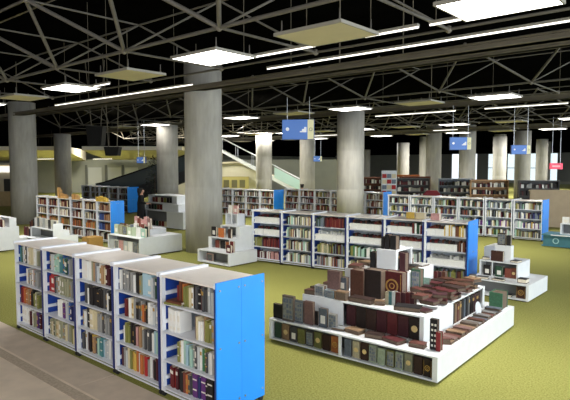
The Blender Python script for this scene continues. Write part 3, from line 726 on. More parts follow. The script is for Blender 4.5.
def row(x0,x1,y,z,items,phr,group,hr=(.24,.27),t=.035,fillw=.86):
    n=len(items); w=(x1-x0)/n
    for i,it in enumerate(items):
        c,em=it if isinstance(it,tuple) else (it,0)
        standing('%s book facing out, %s from left %s'%(cname(c),ORD[i],phr),c,em,x0+w*(i+.5),y+.002*(i%3),z,w*fillw,t,R.uniform(*hr),group)
row(-5.71,-4.47,6.30,.0535,[('darkgreen',0),('tan',5),('darkgrey',2),('olive',0),('darkgrey',1),('olive',5),('darkbrown',0),('orange',4)],'in the left bay of the island base',GI,(.22,.25))
row(-4.39,-3.04,6.30,.0535,[('slate',0),('cream',5),('darkbrown',5),('palegreen',1),('palegreen',0),('olive',1),('palegreen',1),('sage',5),('darkbrown',0),('blackbrown',4)],'in the right bay of the island base',GI,(.22,.25))
row(-4.58,-3.38,6.66,.3835,['maroon','blackbrown','darkbrown','maroon','darkred','maroon',('blackbrown',5)],'in the dark-book bay of the middle tier',GI,(.29,.32),.05,.94)
# spines in the side opening of the middle tier
for i,(c,w,h) in enumerate([('blackbrown',.09,.3),('tan',.07,.3),('redbrown',.06,.28),('tan',.07,.3),('black',.08,.31),('slate',.05,.3),('black',.07,.32),('grey',.06,.3),('blackbrown',.09,.31),('darkbrown',.08,.29),('maroon',.09,.3),('blackbrown',.1,.29),('darkbrown',.1,.3)]):
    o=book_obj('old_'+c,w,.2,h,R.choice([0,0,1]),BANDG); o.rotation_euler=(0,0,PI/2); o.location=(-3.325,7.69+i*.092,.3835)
    tag(o,'%s book, %s from the front in side opening of the island'%(cname(c),ORD[i]),'book',GI)
o=MB().lathe([(.09,0),(.12,.012),(.12,.02)],n=20).build('plate',mat('pale_ceramic',(200,206,210),.3)); o.rotation_euler=(0,PI/2,0); o.location=(-3.296,8.45,.6); 
tag(o,'pale round plate leaning at the side opening of the island','plate'); o.rotation_euler=(0,math.radians(80),0); o.location=(-3.235,8.45,.4735)
# on the third tier and the cube
z=1.0815
for lab,c,x,y,w,t,h in [('black book standing left of the white cube','black',-4.72,7.72,.1,.12,.27),
        ('dark red-brown book standing right of the white cube','maroon',-4.19,7.75,.1,.14,.3)]:
    standing(lab,c,0,x,y,z,w,t,h,GI)
for lab,c,x,y,w,d,t,rz in [('red-brown book lying at the left of the third tier','redbrown',-4.97,7.55,.2,.26,.05,.2),('tan book lying behind the red-brown one on the third tier','tan',-4.95,7.9,.24,.2,.06,-.3),
        ('brown book lying at the back left of the third tier','brown',-4.9,8.25,.26,.22,.08,.1),('dark brown book lying at the front of third tier','darkbrown',-4.5,7.5,.3,.15,.03,.05)]:
    flat(lab,c,x,y,z,w,d,t,rz,GI)
for lab,c,x,y,w,d,t,rz in [('black book lying right of the cube on third tier','black',-4.17,8.0,.17,.2,.07,.1),('white folder lying at the back right of third tier','white',-4.2,8.38,.22,.26,.03,-.1),('brown book lying at the far back of third tier','brown',-4.5,8.42,.24,.2,.08,.15)]:
    flat(lab,c,x,y,z,w,d,t,rz,GI)
for i,(x,w,h) in enumerate([(-4.56,.05,.2),(-4.48,.08,.24),(-4.37,.1,.23)]):
    standing('black book on top of the white cube, %s from left'%ORD[i],'black',0,x+.01,7.75,1.4215,w,.14,h,GI)
for i,(c,y) in enumerate([('blackbrown',7.78),('maroon',7.92),('black',8.05)]):
    o=book_obj(c,.09,.17,.26,1,BANDG); o.rotation_euler=(0,0,PI/2); o.location=(-4.29,y,1.1015); tag(o,'%s book, %s from the front in the side of the white cube'%(cname(c),ORD[i]),'book',GI)

# right display
GR='books on the small right display'
d=empty('display_stand',(-4.1,12.,0),0,'small white stepped display of old books at the right, on green carpet','display')
local(d,open_box(MB(),-4.66,-3.38,11.38,12.7,.03,.36,[(-4.62,-3.43)])).build('lower_tier',[WHITE,INNER_SHADE],d)
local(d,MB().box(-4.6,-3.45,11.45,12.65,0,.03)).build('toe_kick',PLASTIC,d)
local(d,open_box(MB(),-4.52,-3.7,11.7,12.5,.36,.72,[(-4.49,-4.25),(-4.23,-3.73)])).build('middle_tier',[WHITE,INNER_SHADE],d)
local(d,open_box(MB(),-4.24,-3.9,11.85,12.02,.72,1.06,None)).build('top_cube',[WHITE,INNER_SHADE],d)
for l,c,em,x,y,z,w,t,h in [('brown and black boxed book leaning on the cube of right display','darkbrown',0,-4.16,11.78,.7215,.26,.07,.22),('dark book standing on top of right display cube','blackbrown',1,-4.12,11.92,1.0615,.17,.07,.26),('black slim book on top of right display cube','black',0,-3.97,11.93,1.0615,.09,.06,.22),
   ('black framed book left in the middle tier of right display','black',2,-4.38,11.8,.3835,.15,.05,.22),('dark teal book second in the middle tier of right display','darkgreen',2,-4.12,11.8,.3835,.16,.05,.22),('red-brown book right of centre in right display','redbrown',0,-3.93,11.8,.3835,.13,.05,.2),('cream-faced book at the right of the middle tier','brown',5,-3.81,11.8,.3835,.11,.05,.22),
   ('dark book with ring emblem at the right of base opening','darkbrown',4,-3.56,11.5,.0535,.18,.05,.24)]:
    standing(l,c,em,x,y,z,w,t,h,GR)
for l,c,x,y,z,w,dd,t,rz in [('black book lying at the left of right display second level','black',-4.43,11.85,.7215,.15,.12,.05,.3),('black book lying at the right end of the second level','black',-3.8,11.9,.7215,.16,.2,.04,-.2),('dark grey book lying left on the base ledge','darkgrey',-4.36,11.5,.3615,.24,.15,.04,.1),('black book lying mid-way on the base ledge','black',-4.02,11.5,.3615,.24,.15,.04,-.1),('black thick book with pale top at base ledge right end','black',-3.56,11.62,.3615,.18,.2,.09,0),('dark grey book lying at far left of base ledge','darkgrey',-4.58,11.5,.3615,.13,.16,.05,.2),('dark book lying inside the base opening','black',-3.85,11.5,.0535,.2,.14,.04,.1)]:
    flat(l,c,x,y,z,w,dd,t,rz,GR)

# display beside the largest column
GA='books on the display beside the largest column'
d=empty('display_stand',(-11.3,10.6,0),0,'white stepped display at the foot of the largest concrete column','display')
local(d,open_box(MB(),-12.08,-10.75,10.0,11.1,.03,.38,[(-12.03,-10.8)])).build('lower_tier',[WHITE,INNER_SHADE],d)
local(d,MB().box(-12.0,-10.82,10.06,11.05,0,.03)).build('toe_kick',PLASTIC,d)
local(d,open_box(MB(),-11.98,-10.95,10.33,11.1,.38,.72,[(-11.85,-11.1)])).build('middle_tier',[WHITE,INNER_SHADE],d)
local(d,open_box(MB(),-11.75,-10.95,10.6,11.1,.72,1.05,[(-11.7,-11.4),(-11.37,-11.1)])).build('upper_tier',[WHITE,INNER_SHADE],d)
local(d,open_box(MB(),-11.75,-11.25,10.8,11.1,1.05,1.38,[(-11.72,-11.52),(-11.48,-11.28)])).build('top_cube',[WHITE,INNER_SHADE],d)
for l,c,em,x,y,z,w,t,h in [('pink patterned book lying open inside the base of column display','pink',1,-11.75,10.2,.0535,.24,.06,.2),('black book with white mark standing on the second level','black',2,-11.87,10.47,.7215,.2,.06,.28),('orange book standing in the middle of the second level','orange',0,-11.55,10.47,.7215,.24,.06,.26),('brown book at the right of the second level','darkbrown',0,-11.2,10.47,.7215,.12,.06,.26),
  ('dark red framed book standing on the right ledge','darkred',2,-10.87,10.24,.3815,.14,.06,.3),('pinkish book with pale label at the front of the right ledge','maroon',2,-10.87,10.12,.3815,.18,.06,.22),
  ('brown book, left one inside the middle tier of column display','redbrown',0,-11.7,10.45,.4035,.18,.05,.22),('black book, middle one inside the middle tier of column display','black',0,-11.47,10.45,.4035,.2,.05,.22),('orange-brown book, right one inside the middle tier','orange',0,-11.24,10.45,.4035,.18,.05,.2),
  ('white book standing on the top cube of column display','white',2,-11.62,10.9,1.3815,.16,.06,.24),('pinkish white book right of it on the top cube','pink',2,-11.4,10.9,1.3815,.16,.06,.24)]:
    standing(l,c,em,x,y,z,w,t,h,GA)

# left displays
def stepped(label,x0,x1,y0,y1,tiers,loc):
    d=empty('display_stand',(loc[0],loc[1],0),0,label,'display')
    z=0.03
    local(d,MB().box(x0+.05,x1-.05,y0+.05,y1-.05,0,.03)).build('toe_kick',PLASTIC,d)
    for n,(a,b,c,e,zt,fr) in zip(['lower_tier','middle_tier','upper_tier','top_cube'],tiers):
        local(d,open_box(MB(),a,b,c,e,z,zt,fr)).build(n,[WHITE,INNER_SHADE],d); z=zt
    return d
stepped('white stepped display left of the carton, topped with pale green books',-15.8,-14.0,9.35,10.95,[(-15.8,-14.0,9.35,10.95,.57,[(-15.75,-14.05)]),(-15.4,-14.5,10.0,10.7,.75,None)],(-14.9,10.1))
GG='books on the display right of the left row'
for i in range(8):
    c=['darkgrey','brown','sage','slate','white','darkgreen','redbrown','black'][i]
    standing('%s book, %s from left in the rear row behind pale green books'%(cname(c),ORD[i]),c,0,-15.62+i*.2,9.78,.5715,.18,.07,R.uniform(.28,.38),GG)
for i in range(7):
    c=['palegreen','sage','olive','palegreen','palegreen','white','mint'][i]
    standing('%s book facing out, %s from left on the pale green display'%(cname(c),ORD[i]),c,[2,0,1,2,0,0,2][i],-15.64+i*.25,9.6,.5715,.23,.07,R.uniform(.24,.32),GG)
for i in range(5):
    c=['pink','redbrown','pink','pink','dustypink'][i]
    standing('%s book, %s from left on the raised level behind pale green books'%(cname(c),ORD[i]),c,[2,0,2,0,2][i],-15.3+i*.18,10.12,.7515,.17,.07,R.uniform(.28,.4),GG)
for i in range(6):
    c=['silver','white','pink','silver','white','slate'][i]
    standing('%s magazine facing out, %s from left inside the pale green display'%(cname(c),ORD[i]),c,[0,1,0,2,0,1][i],-15.62+i*.26,9.42,.0535,.23,.05,.36,GG)
stepped('white stepped display at the left edge of the view',-20.6,-18.3,6.9,7.85,[(-20.6,-18.3,6.9,7.85,.39,[(-20.5,-18.4)]),(-20.6,-18.3,7.0,7.6,.78,None),(-20.6,-18.3,7.3,7.52,1.07,None)],(-19.5,7.4))
d=stepped('white display of upright pale books peeping over the far end of front row',-19.2,-16.62,7.93,8.75,[(-19.2,-16.62,7.93,8.75,.36,[(-19.1,-17.0)]),(-18.6,-16.66,8.1,8.5,.7,[(-18.5,-16.9)])],(-18,8.3))
local(d,MB().prism([(7.93,0),(8.75,0),(8.75,.54),(8.25,.54),(8.25,.95),(7.93,.95)],'x',-16.62,-16.59)).build('end_panel',WHITE,d)
for i in range(9):
    c=['maroon','white','darkred','black','cream','redbrown','white','silver','darkred'][i]
    standing('%s book, %s from left on the display at the left edge of view'%(cname(c),ORD[i]),c,0,-20.4+i*.24,7.15,.7815,.2,.07,R.uniform(.22,.3),'books on the left edge display')
GL='pale books before the left row'
for i in range(8):
    c=['white','cream','white','silver','white','darkgrey','white','white'][i]
    standing('%s book facing out, %s from left on display before left row'%(cname(c),ORD[i]),c,[0,1,2,0,0,0,2,1][i],-18.45+i*.2,8.25,.7015,.18,.06,R.uniform(.28,.36),GL)
for j,(z,y) in enumerate(((.3615,9.15),(.3615,9.35))):
    for i in range(4):
        c=['darkred','maroon','brown','black'][(i+j)%4]
        standing('%s book, %s from left in the %s dark row before left row'%(cname(c),ORD[i],['front','back'][j]),c,0,-19.1+i*.13,y-1.0,z,.12,.06,R.uniform(.4,.62) if j else R.uniform(.24,.36),GL)
d=stepped('tall white stepped display behind the person in black',-21.6,-18.45,14.5,16.2,[(-21.6,-18.45,14.5,16.2,.75,[(-21.5,-19.6)]),(-21.5,-18.95,14.65,16.0,1.07,[(-21.4,-20.1)]),(-21.4,-19.25,14.8,15.9,1.42,[(-21.3,-19.6)])],(-20,15.3))
GB='books on the tall display behind the person'
for zz,x0,n,y,nm in ((.0535,-21.4,8,14.6,'bottom'),(.7735,-21.3,6,14.75,'second'),(1.0935,-21.2,7,14.9,'top')):
    for i in range(n):
        c=['maroon','black','darkred','olive','darkgreen','cream','black','brown'][(i*3+n)%8]
        standing('%s book, %s from left on %s tier behind the person'%(cname(c),ORD[i],nm),c,0,x0+.12+i*.215,y,zz,.19,.05,.22,GB)
# teal based counter at the right edge
d=empty('display_stand',(-4.4,20.2,0),0,'low teal fronted book display at the right edge of the view','display')
local(d,MB().box(-5.45,-2.6,19.8,20.7,.05,.4).box(-5.5,-2.55,19.75,20.75,.4,.43).box(-5.5,-2.55,19.78,20.72,.02,.05)).build('lower_tier',mat('teal_laminate',(62,112,124),.5,.1,5),d)
mb=MB()
for k in range(4): mb.ring((-5.05+k*.7,19.8,.22),.1,.03,h=.01)
local(d,mb).build('front_ornament',mat('pale_teal',(160,196,200),.5),d)
local(d,MB().box(-5.2,-2.6,19.74,19.76,.4,.44)).build('edge_strip',[WHITE,INNER_SHADE],d)
local(d,open_box(MB(),-5.0,-2.7,20.1,20.6,.43,.8,[(-4.95,-4.4),(-4.3,-2.8)])).build('middle_tier',[WHITE,INNER_SHADE],d)
GT='books on the teal display'
for i in range(7):
    c=['white','black','white','pink','silver','darkgreen','white'][i]
    standing('%s book facing out, %s from left on the teal display'%(cname(c),ORD[i]),c,[2,0,0,1,2,0,0][i],-4.85+i*.28,20.2,.8015,.22,.06,R.uniform(.22,.32),GT)
# white box beside the blue end of the middle row
o=MB().box(-.22,.22,-.35,.35,0,.8).box(-.2,.2,-.33,.33,.8,.815).build('plinth',WHITE); o.location=(-4.75,13.5,0)
tag(o,'plain white plinth just behind the blue end of the middle row','plinth')
# yellow papers on the middle row
for i,(x,y,c) in enumerate([(-6.35,12.0,'yellow'),(-6.1,12.03,'cream'),(-5.75,12.1,'pink')]):
    lz=1.5+.0
    standing(['yellow box book standing on top of the right-end middle bookcase','cream card book beside the yellow one on the bookcase top','pink and white book right of the yellow one'][i],c,0,x,y,1.4895,.22,.1,.15,'books on top of the middle row')
# carton by the left row
o=MB().box(-.25,.25,-.25,.25,0,.36).box(-.255,-.02,-.25,.25,.36,.366).box(.0,.255,-.25,.25,.36,.366).box(-.03,.03,-.252,.252,.366,.368).build('carton',CARTON); o.location=(-16.95,9.45,0)
tag(o,'brown cardboard carton on the carpet before the left row','carton')
# wooden letter blocks on the left row
for i,(x,h,w) in enumerate([(-20.9,.42,.16),(-20.65,.2,.2),(-20.4,.16,.18),(-19.75,.2,.18),(-19.5,.2,.16),(-18.0,.16,.16),(-17.75,.2,.18),(-17.5,.16,.2)]):
    mb=MB().box(-w/2,w/2,-.06,.06,0,h*.45).box(-w/2,-w/2+w*.35,-.06,.06,h*.45,h).box(w/2-w*.3,w/2,-.06,.06,h*.45,h*.8)
    o=mb.build('wooden_block',WOOD if i<5 else mat('yellow_wood',(206,170,70),.6,.1,12)); o.location=(x,10.3,1.4895)
    tag(o,'%s wooden block ornament, %s from left on top of the left row'%('pale' if i<5 else 'yellow',ORD[i]),'ornament','wooden blocks on the left row')

# ------------------------------------------------------------------ hanging signs
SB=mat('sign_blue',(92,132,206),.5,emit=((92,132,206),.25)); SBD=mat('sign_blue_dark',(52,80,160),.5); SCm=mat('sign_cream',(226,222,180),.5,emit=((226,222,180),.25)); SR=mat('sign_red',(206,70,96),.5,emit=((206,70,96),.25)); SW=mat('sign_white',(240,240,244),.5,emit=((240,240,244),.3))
def sign(x,y,z,w,h,rz,label,arrow=True):
    o=empty('hanging_sign',(x,y,z),rz,label,'sign','blue hanging signs')
    MB().box(-w/2,w/2,0,.16,0,h).build('box',SBD,o)
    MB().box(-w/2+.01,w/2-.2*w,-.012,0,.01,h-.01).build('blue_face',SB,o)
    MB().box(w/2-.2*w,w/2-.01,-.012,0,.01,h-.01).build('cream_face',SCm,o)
    mb=MB().ring((-w*.33,-.012,h*.52),h*.09,h*.09,n=12,h=.006)
    # stepped stair pictogram with an arrow
    s=h*.1; ax=w*.06
    for k in range(3): mb.box(ax+k*s*1.1,ax+(k+1)*s*1.1,-.018,-.012,h*.36,h*.42+k*s)
    mb.box(ax+s*2.2,ax+s*3.2,-.018,-.012,h*.56,h*.62)
    mb.build('pictogram',SW,o)
    MB().ring((w*.4,-.012,h*.5),h*.09,h*.03,n=12,h=.006).build('cream_mark',mat('sign_grey_mark',(170,168,140),.5),o)
    for sx in (-.35,.35): MB().cyl((w*sx,.08,h),(w*sx,.08,5.25-z),.012,n=6).build('suspension_cable',CHROME,o)
    return o
cz=math.radians(33)
sign(-12.55,15.1,3.72,1.16,.72,cz,'blue hanging sign nearest the camera, right of the largest column')
sign(-9.2,21.5,3.42,.86,.52,cz,'blue hanging sign in front of the right-hand columns')
sign(-7.35,23.2,3.24,.76,.38,cz,'third, farthest right blue hanging sign')
o=empty('hanging_sign',(-7.9,30.6,2.58),cz,'small red hanging sign near the right edge','sign')
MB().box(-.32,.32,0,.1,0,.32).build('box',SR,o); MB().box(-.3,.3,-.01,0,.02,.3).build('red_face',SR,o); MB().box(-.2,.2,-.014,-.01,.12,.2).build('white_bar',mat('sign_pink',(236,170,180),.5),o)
for sx in(-.2,.2): MB().cyl((sx,.05,.32),(sx,.05,2.7),.012,n=6).build('suspension_cable',CHROME,o)
sign(-24.3,31.5,3.05,.62,.4,cz,'tiny distant blue hanging sign beside the white staircase')
sign(-25.8,17.4,2.9,.5,.34,cz,'small dark blue hanging sign left of the largest column')
# hanging loudspeakers
def speaker(x,y,z,s,label,rz=.7,hs=1):
    o=empty('loudspeaker',(x,y,z),rz,label,'speaker','hanging loudspeakers')
    MB().prism([(-.36*s,.42*s*hs),(.36*s,.42*s*hs),(.28*s,0),(-.28*s,0)],'y',-.25*s,.25*s).build('cabinet',PLASTIC,o,bevel=.01)
    MB().box(-.27*s,.27*s,-.26*s,-.25*s,.05*s,.38*s*hs).build('grille',PLASTIC,o)
    for sx in(-.2,.2): MB().cyl((sx*s,0,.42*s*hs),(sx*s*2,0,7.597-z),.02,n=6).build('bracket_arm',BEAM,o)
speaker(-21.14,12.85,3.2,.92,'black loudspeaker hanging left of the largest column')
speaker(-23.1,13.2,3.7,1.1,'larger black loudspeaker hanging above the left row of bookcases',.7,1.9)
# ------------------------------------------------------------------ back of the hall
RT=Vector((math.cos(math.radians(41.1)),math.sin(math.radians(41.1)),0)); FW=Vector((-RT.y,RT.x,0))
# cream gallery slabs with sloping soffits
def slab(pts_front,depth,dz,th,label):
    o=empty('gallery_slab',pts_front[0],0,label,'gallery'); p0=Vector(pts_front[0])
    a=Vector((0,0,0)); b=Vector(pts_front[1])-p0
    n=FW*depth
    lo=[a,b,b+n+RT*pts_front[2]+Vector((0,0,-dz)),a+n+RT*pts_front[3]+Vector((0,0,-dz))]
    mb=MB(); up=Vector((0,0,th))
    hi=[lo[0]+up,lo[1]+up,Vector((lo[2].x,lo[2].y,th)),Vector((lo[3].x,lo[3].y,th))]
    i=0; mb.v=[tuple(p) for p in lo+hi]
    for q in ((0,1,2,3),(7,6,5,4),(1,5,6,2),(2,6,7,3),(3,7,4,0),(0,4,5,1)): mb.f.append(q); mb.m.append(0)
    mb.build('soffit',SLABM,o)
    e=MB(); off=-FW*.06
    e.v=[tuple(p) for p in (lo[0]+off,lo[1]+off,lo[1],lo[0],hi[0]+off,hi[1]+off,hi[1],hi[0])]
    for q in ((3,2,1,0),(4,5,6,7),(0,1,5,4),(1,2,6,5),(2,3,7,6),(3,0,4,7)): e.f.append(q); e.m.append(0)
    e.build('edge_strip',SLABE,o)
    return o
slab([(-47.2,14.8,3.95),(-40.55,20.58,3.95),-2.5,-6],11,.75,.3,'cream gallery slab with lit edge at the far left')
slab([(-39.6,21.4,3.95),(-33.7,26.5,3.95),2,-1.5],10,.65,.3,'cream gallery slab with lit edge behind the hanging loudspeaker')
# grey partition wall behind the left rows with door-like panels
c0=Vector((-57,23,0)); 
w=struct(MB().box(0,34,0,.3,0,3.35),'wall_gallery',[GREYW]); w.location=c0; w.rotation_euler=(0,0,math.radians(41.1))
for k,(a) in enumerate((7.9,9.9,11.6)):
    o=struct(MB().box(0,1.35,-.06,0,0,2.55).box(1.1,1.15,-.1,-.06,1.0,1.15),'door_%d'%(k+1),mat('pale_door',(182,184,176),.7)); o.parent=w; o.location=(a,0,0)
    p=MB().box(-.28,-.08,-.14,0,0,2.8).build('pilaster',mat('pilaster_grey',(96,98,92),.7),o)
# white wall with slanted roof and yellow cabinet between columns
h=empty('kiosk',(-36.6,33.6,0),math.radians(41.1),'cream kiosk with a sloping roof behind the largest column','kiosk')
MB().prism([(-4.5,0),(4.2,0),(4.2,1.7),(1.2,2.95),(-4.5,2.6)],'y',0,3).build('wall',mat('kiosk_cream',(206,202,182),.8,.05,1),h)
MB().prism([(-4.8,2.62),(1.2,2.98),(4.6,1.6),(4.6,1.75),(1.25,3.15),(-4.8,2.78)],'y',-.4,3.2).build('roof',SLABM,h)
MB().box(-1.7,2.2,-.5,-.05,.3,1.75).build('cabinet',mat('olive_yellow',(170,160,96),.7),h)
mb=MB()
for k in range(5): mb.box(-1.5+k*.72,-1.0+k*.72,-.53,-.5,.75,1.45)
mb.build('cabinet_window',mat('cabinet_dark',(96,92,60),.5),h)
bo=empty('service_booth',(-41.3,13.15,0),math.radians(41.1),'cream service booth with a lit band and dark windows at far left','booth')
CRB=mat('booth_cream',(214,200,170),.8,.05,1)
MB().box(0,4.2,0,2,0,2.8).build('wall',CRB,bo)
MB().box(-.1,4.3,-.15,2.1,2.8,2.95).build('roof',SLABM,bo)
MB().box(.1,4.1,-.12,0,2.3,2.72).build('lit_band',mat('lit_band',(250,246,236),.5,emit=((250,246,236),.9)),bo)
for k in range(4): MB().box(.35+k*.95,1.0+k*.95,-.04,0,1.0,1.85).build('window',mat('booth_window',(40,42,40),.3),bo)
MB().box(-.1,4.3,-.5,0,0,.95).box(-.15,4.35,-.55,.0,.95,1.0).build('counter',mat('booth_counter',(196,170,126),.6,.08,6),bo)
# staircase with white stringers, rails and green glass
s=empty('staircase',(-34.9,30.9,0),math.radians(41.1),'white open staircase with pale green glass behind the columns','staircase')
WST=mat('stair_white',(222,226,226),.5); SGL=mat('stair_glass',(176,206,198),.15)
H0=4.4; Ln=8.2
for y in (0,2.2):
    MB().prism([(0,H0-.22),(0,H0),(Ln,.12),(Ln,0),(Ln-.5,0)],'y',y-.04,y+.04).build('stringer',WST,s)
    MB().cyl((0,y,H0+1.0),(Ln,y,1.1),.04,n=8).build('handrail',WST,s)
    for k in range(6):
        t=(k+.3)/6; z=H0*(1-t); MB().cyl((Ln*t,y,z),(Ln*t,y,z+1.03),.02,n=6).build('baluster',CHROME,s)
for k in range(22):
    t=(k+.5)/22; z=H0*(1-t); MB().box(Ln*t-.15,Ln*t+.15,.06,2.14,z-.05,z).build('tread',WST,s)
MB().prism([(Ln*.62,H0*.38+.05),(Ln*.62,H0*.38+.95),(Ln,.98),(Ln,.14)],'y',-.1,-.08).build('glass_panel',SGL,s)
# dark escalator on the left
e=empty('escalator',(-32.6,18.7,0),math.radians(41.1),'dark escalator rising behind the distant left row','escalator')
MB().prism([(0,.0),(1.2,0),(6.5,2.0),(6.5,2.5),(5.9,2.5),(0,.6)],'y',0,1.3).build('truss_body',DARKP,e)
for y in (.05,1.25): MB().prism([(-.2,.6),(-.2,1.5),(.3,1.6),(6.0,3.5),(6.5,3.5),(6.5,2.5),(5.9,2.5),(0,.6)],'y',y-.02,y+.02).build('balustrade',mat('smoked_glass',(66,74,76),.2),e)
for y in (.05,1.25): MB().cyl((-.2,y,1.55),(.3,y,1.64),.05,n=6).cyl((.3,y,1.64),(6.0,y,3.54),.05,n=6).cyl((6.0,y,3.54),(6.5,y,3.54),.05,n=6).build('handrail',PLASTIC,e)
MB().box(5.9,6.5,.1,1.2,0,2.0).build('support_pier',DARKP,e)
# dark indoor planting near the escalator top
def foliage(name,x,y,h,r,label,cat='plant',n=260,col=(46,58,44)):
    o=empty(name,(x,y,0),0,label,cat)
    MB().lathe([(.22,0),(.3,.05),(.36,.5),(.33,.5)],n=16).build('pot',DARKP,o)
    MB().cyl((0,0,.4),(0,0,h*.7),.05,.03,n=8).build('stem',mat('bark',(70,58,46),.8),o)
    mb=MB(); rr=random.Random(int(x*10))
    for k in range(n):
        a=rr.uniform(0,2*PI); t=rr.random(); z=h*(.3+.7*t); q=r*math.sqrt(rr.random())*(1-.5*abs(t-.4))
        c=Vector((q*math.cos(a),q*math.sin(a),z)); d=Vector((rr.uniform(-1,1),rr.uniform(-1,1),rr.uniform(-.6,.6))).normalized()*.16; e2=d.cross(Vector((0,0,1))).normalized()*.05
        mb.poly([c,c+d*.5+e2,c+d,c+d*.5-e2])
    mb.build('foliage',mat('leaf_%d_%d_%d'%col,col,.6,.3,9),o)
foliage('potted_tree',-27.0,19.15,3.3,.6,'dark leafy indoor tree between the escalator and the column',n=420)
# far furniture silhouettes beyond the far right row
GF='shelving beyond the far right row'
for i,(x,y,c) in enumerate([(-21,38,'brown'),(-18.6,33,'darkgrey'),(-16.,34,'slate'),(-13.2,32.5,'tan'),(-25,44,'orange'),(-10.5,33,'darkgrey'),(-22.5,34,'brown')]):
    o=empty('wall_shelving',(x,y,0),math.radians(30),'%s open shelving unit, %s in the depth beyond the far right row'%(cname(c),ORD[i]),'shelving',GF)
    mb=MB().box(0,2.2,.42,.45,0,1.9).box(0,.04,0,.42,0,1.9).box(2.16,2.2,0,.42,0,1.9)
    for k in range(5): mb.box(.04,2.16,0,.42,.08+k*.44,.12+k*.44)
    mb.build('carcass',cover(c),o)
    b=MB()
    for k in range(4):
        px=.06
        while px<2.0:
            ww=R.uniform(.05,.16); b.box(px,px+ww,.1,.35,.12+k*.44,.12+k*.44+R.uniform(.18,.3),R.randrange(4)); px+=ww+R.choice([.004,.004,.06])
    q=b.build('book_rows',[cover('white'),cover('black'),cover('maroon'),cover('grey')],o); q['kind']='stuff'
o=empty('armchair',(-11.9,24.6,0),math.radians(30),'dark red armchair behind the far right row of bookcases','armchair')
RD=mat('red_upholstery',(128,30,40),.7,.1,20)
MB().box(-.38,.38,-.36,.3,.12,.45).build('seat',RD,o,bevel=.05); MB().prism([(-.42,.3),(.42,.3),(.42,1.35),(.25,1.55),(-.25,1.55),(-.42,1.35)],'y',.3,.48).build('backrest',RD,o,bevel=.05)
for sx in(-1,1):
    MB().box(sx*.46-.08,sx*.46+.08,-.36,.46,.12,.66).build('armrest',RD,o,bevel=.05)
    for y in(-.28,.36): MB().cyl((sx*.42,y,0),(sx*.42,y,.13),.03,n=8).build('leg',PLASTIC,o)
o=MB().box(-1.6,1.6,-.04,.04,0,1.62).box(-1.65,1.65,-.06,.06,1.62,1.68).build('partition_screen',mat('beige_screen',(176,156,128),.8,.06,3)); o.location=(-6.3,26.5,0); o.rotation_euler=(0,0,.5); tag(o,'beige partition screen behind the right end of far right row','screen')
o=MB().box(-1.2,1.2,-.04,.04,0,1.6).box(-1.25,1.25,-.06,.06,1.6,1.66).build('partition_screen',mat('glass_grey_screen',(140,152,150),.4)); o.location=(-4.4,27.6,0); o.rotation_euler=(0,0,.5); tag(o,'pale grey partition screen at the right edge beyond the teal display','screen')
# white notice tower by the far right row
o=empty('display_rack',(-14.9,25.6,0),.6,'tall white leaflet rack standing between the right-hand columns','rack')
MB().box(-.4,.4,-.06,.06,0,2.5).build('panel',WHITE,o)
mb=MB()
for k in range(7):
    for j in range(3): mb.box(-.36+j*.25,-.14+j*.25,-.1,-.06,.3+k*.3,.52+k*.3,(k+j)%3)
mb.build('leaflets',[cover('red'),cover('slate'),cover('cream')],o)

# ------------------------------------------------------------------ people
def person(name,loc,rz,label,pts,edges,rad,garments,skin=(196,150,124)):
    root=empty(name,loc,rz,label,'person')
    me=bpy.data.meshes.new('body'); me.from_pydata(pts,edges,[]); o=bpy.data.objects.new('body',me); COL.objects.link(o); o.parent=root
    o.modifiers.new('skin','SKIN'); me.materials.append(mat('skin_tone',skin,.6))
    for v,r in zip(me.skin_vertices[0].data,rad): v.radius=(r[0],r[1]) if isinstance(r,tuple) else (r,r)
    me.skin_vertices[0].data[0].use_root=True
    su=o.modifiers.new('sub','SUBSURF'); su.levels=2; su.render_levels=2
    return root,o
def skinmesh(name,pts,edges,rad,m,parent):
    me=bpy.data.meshes.new(name); me.from_pydata(pts,edges,[]); o=bpy.data.objects.new(name,me); COL.objects.link(o); o.parent=parent
    o.modifiers.new('skin','SKIN'); me.materials.append(m)
    for v,r in zip(me.skin_vertices[0].data,rad): v.radius=(r[0],r[1]) if isinstance(r,tuple) else (r,r)
    me.skin_vertices[0].data[0].use_root=True
    su=o.modifiers.new('sub','SUBSURF'); su.levels=2; su.render_levels=2
    return o
P=[(0,0,.92),(0,.01,1.1),(0,0,1.3),(0,.0,1.43),(0,-.01,1.5),(0,-.03,1.58),(0,-.03,1.66),
   (.1,0,.88),(.11,-.01,.48),(.11,.02,.08),(.11,-.12,.035),
   (-.1,0,.88),(-.11,-.01,.48),(-.11,.02,.08),(-.11,-.12,.035),
   (.19,0,1.38),(.24,.0,1.12),(.2,-.2,1.0),(.17,-.27,1.02),
   (-.19,0,1.38),(-.24,.02,1.12),(-.2,-.18,1.02),(-.17,-.26,1.04)]
E_=[(0,1),(1,2),(2,3),(3,4),(4,5),(5,6),(0,7),(7,8),(8,9),(9,10),(0,11),(11,12),(12,13),(13,14),(2,15),(15,16),(16,17),(17,18),(2,19),(19,20),(20,21),(21,22)]
RD_=[(.15,.11),(.12,.09),(.15,.1),(.06,.06),.055,(.08,.1),(.065,.08),.085,.055,.04,.03,.085,.055,.04,.03,.055,.042,.032,.025,.055,.042,.032,.025]
root,b=person('person',(-21.02,14.15,0),math.radians(150),'person in a long black coat with dark hair standing by the tall display',P,E_,RD_,None); root.scale=(1.35,1.3,1.02)
BLK=mat('black_cloth',(20,20,24),.85,.1,20)
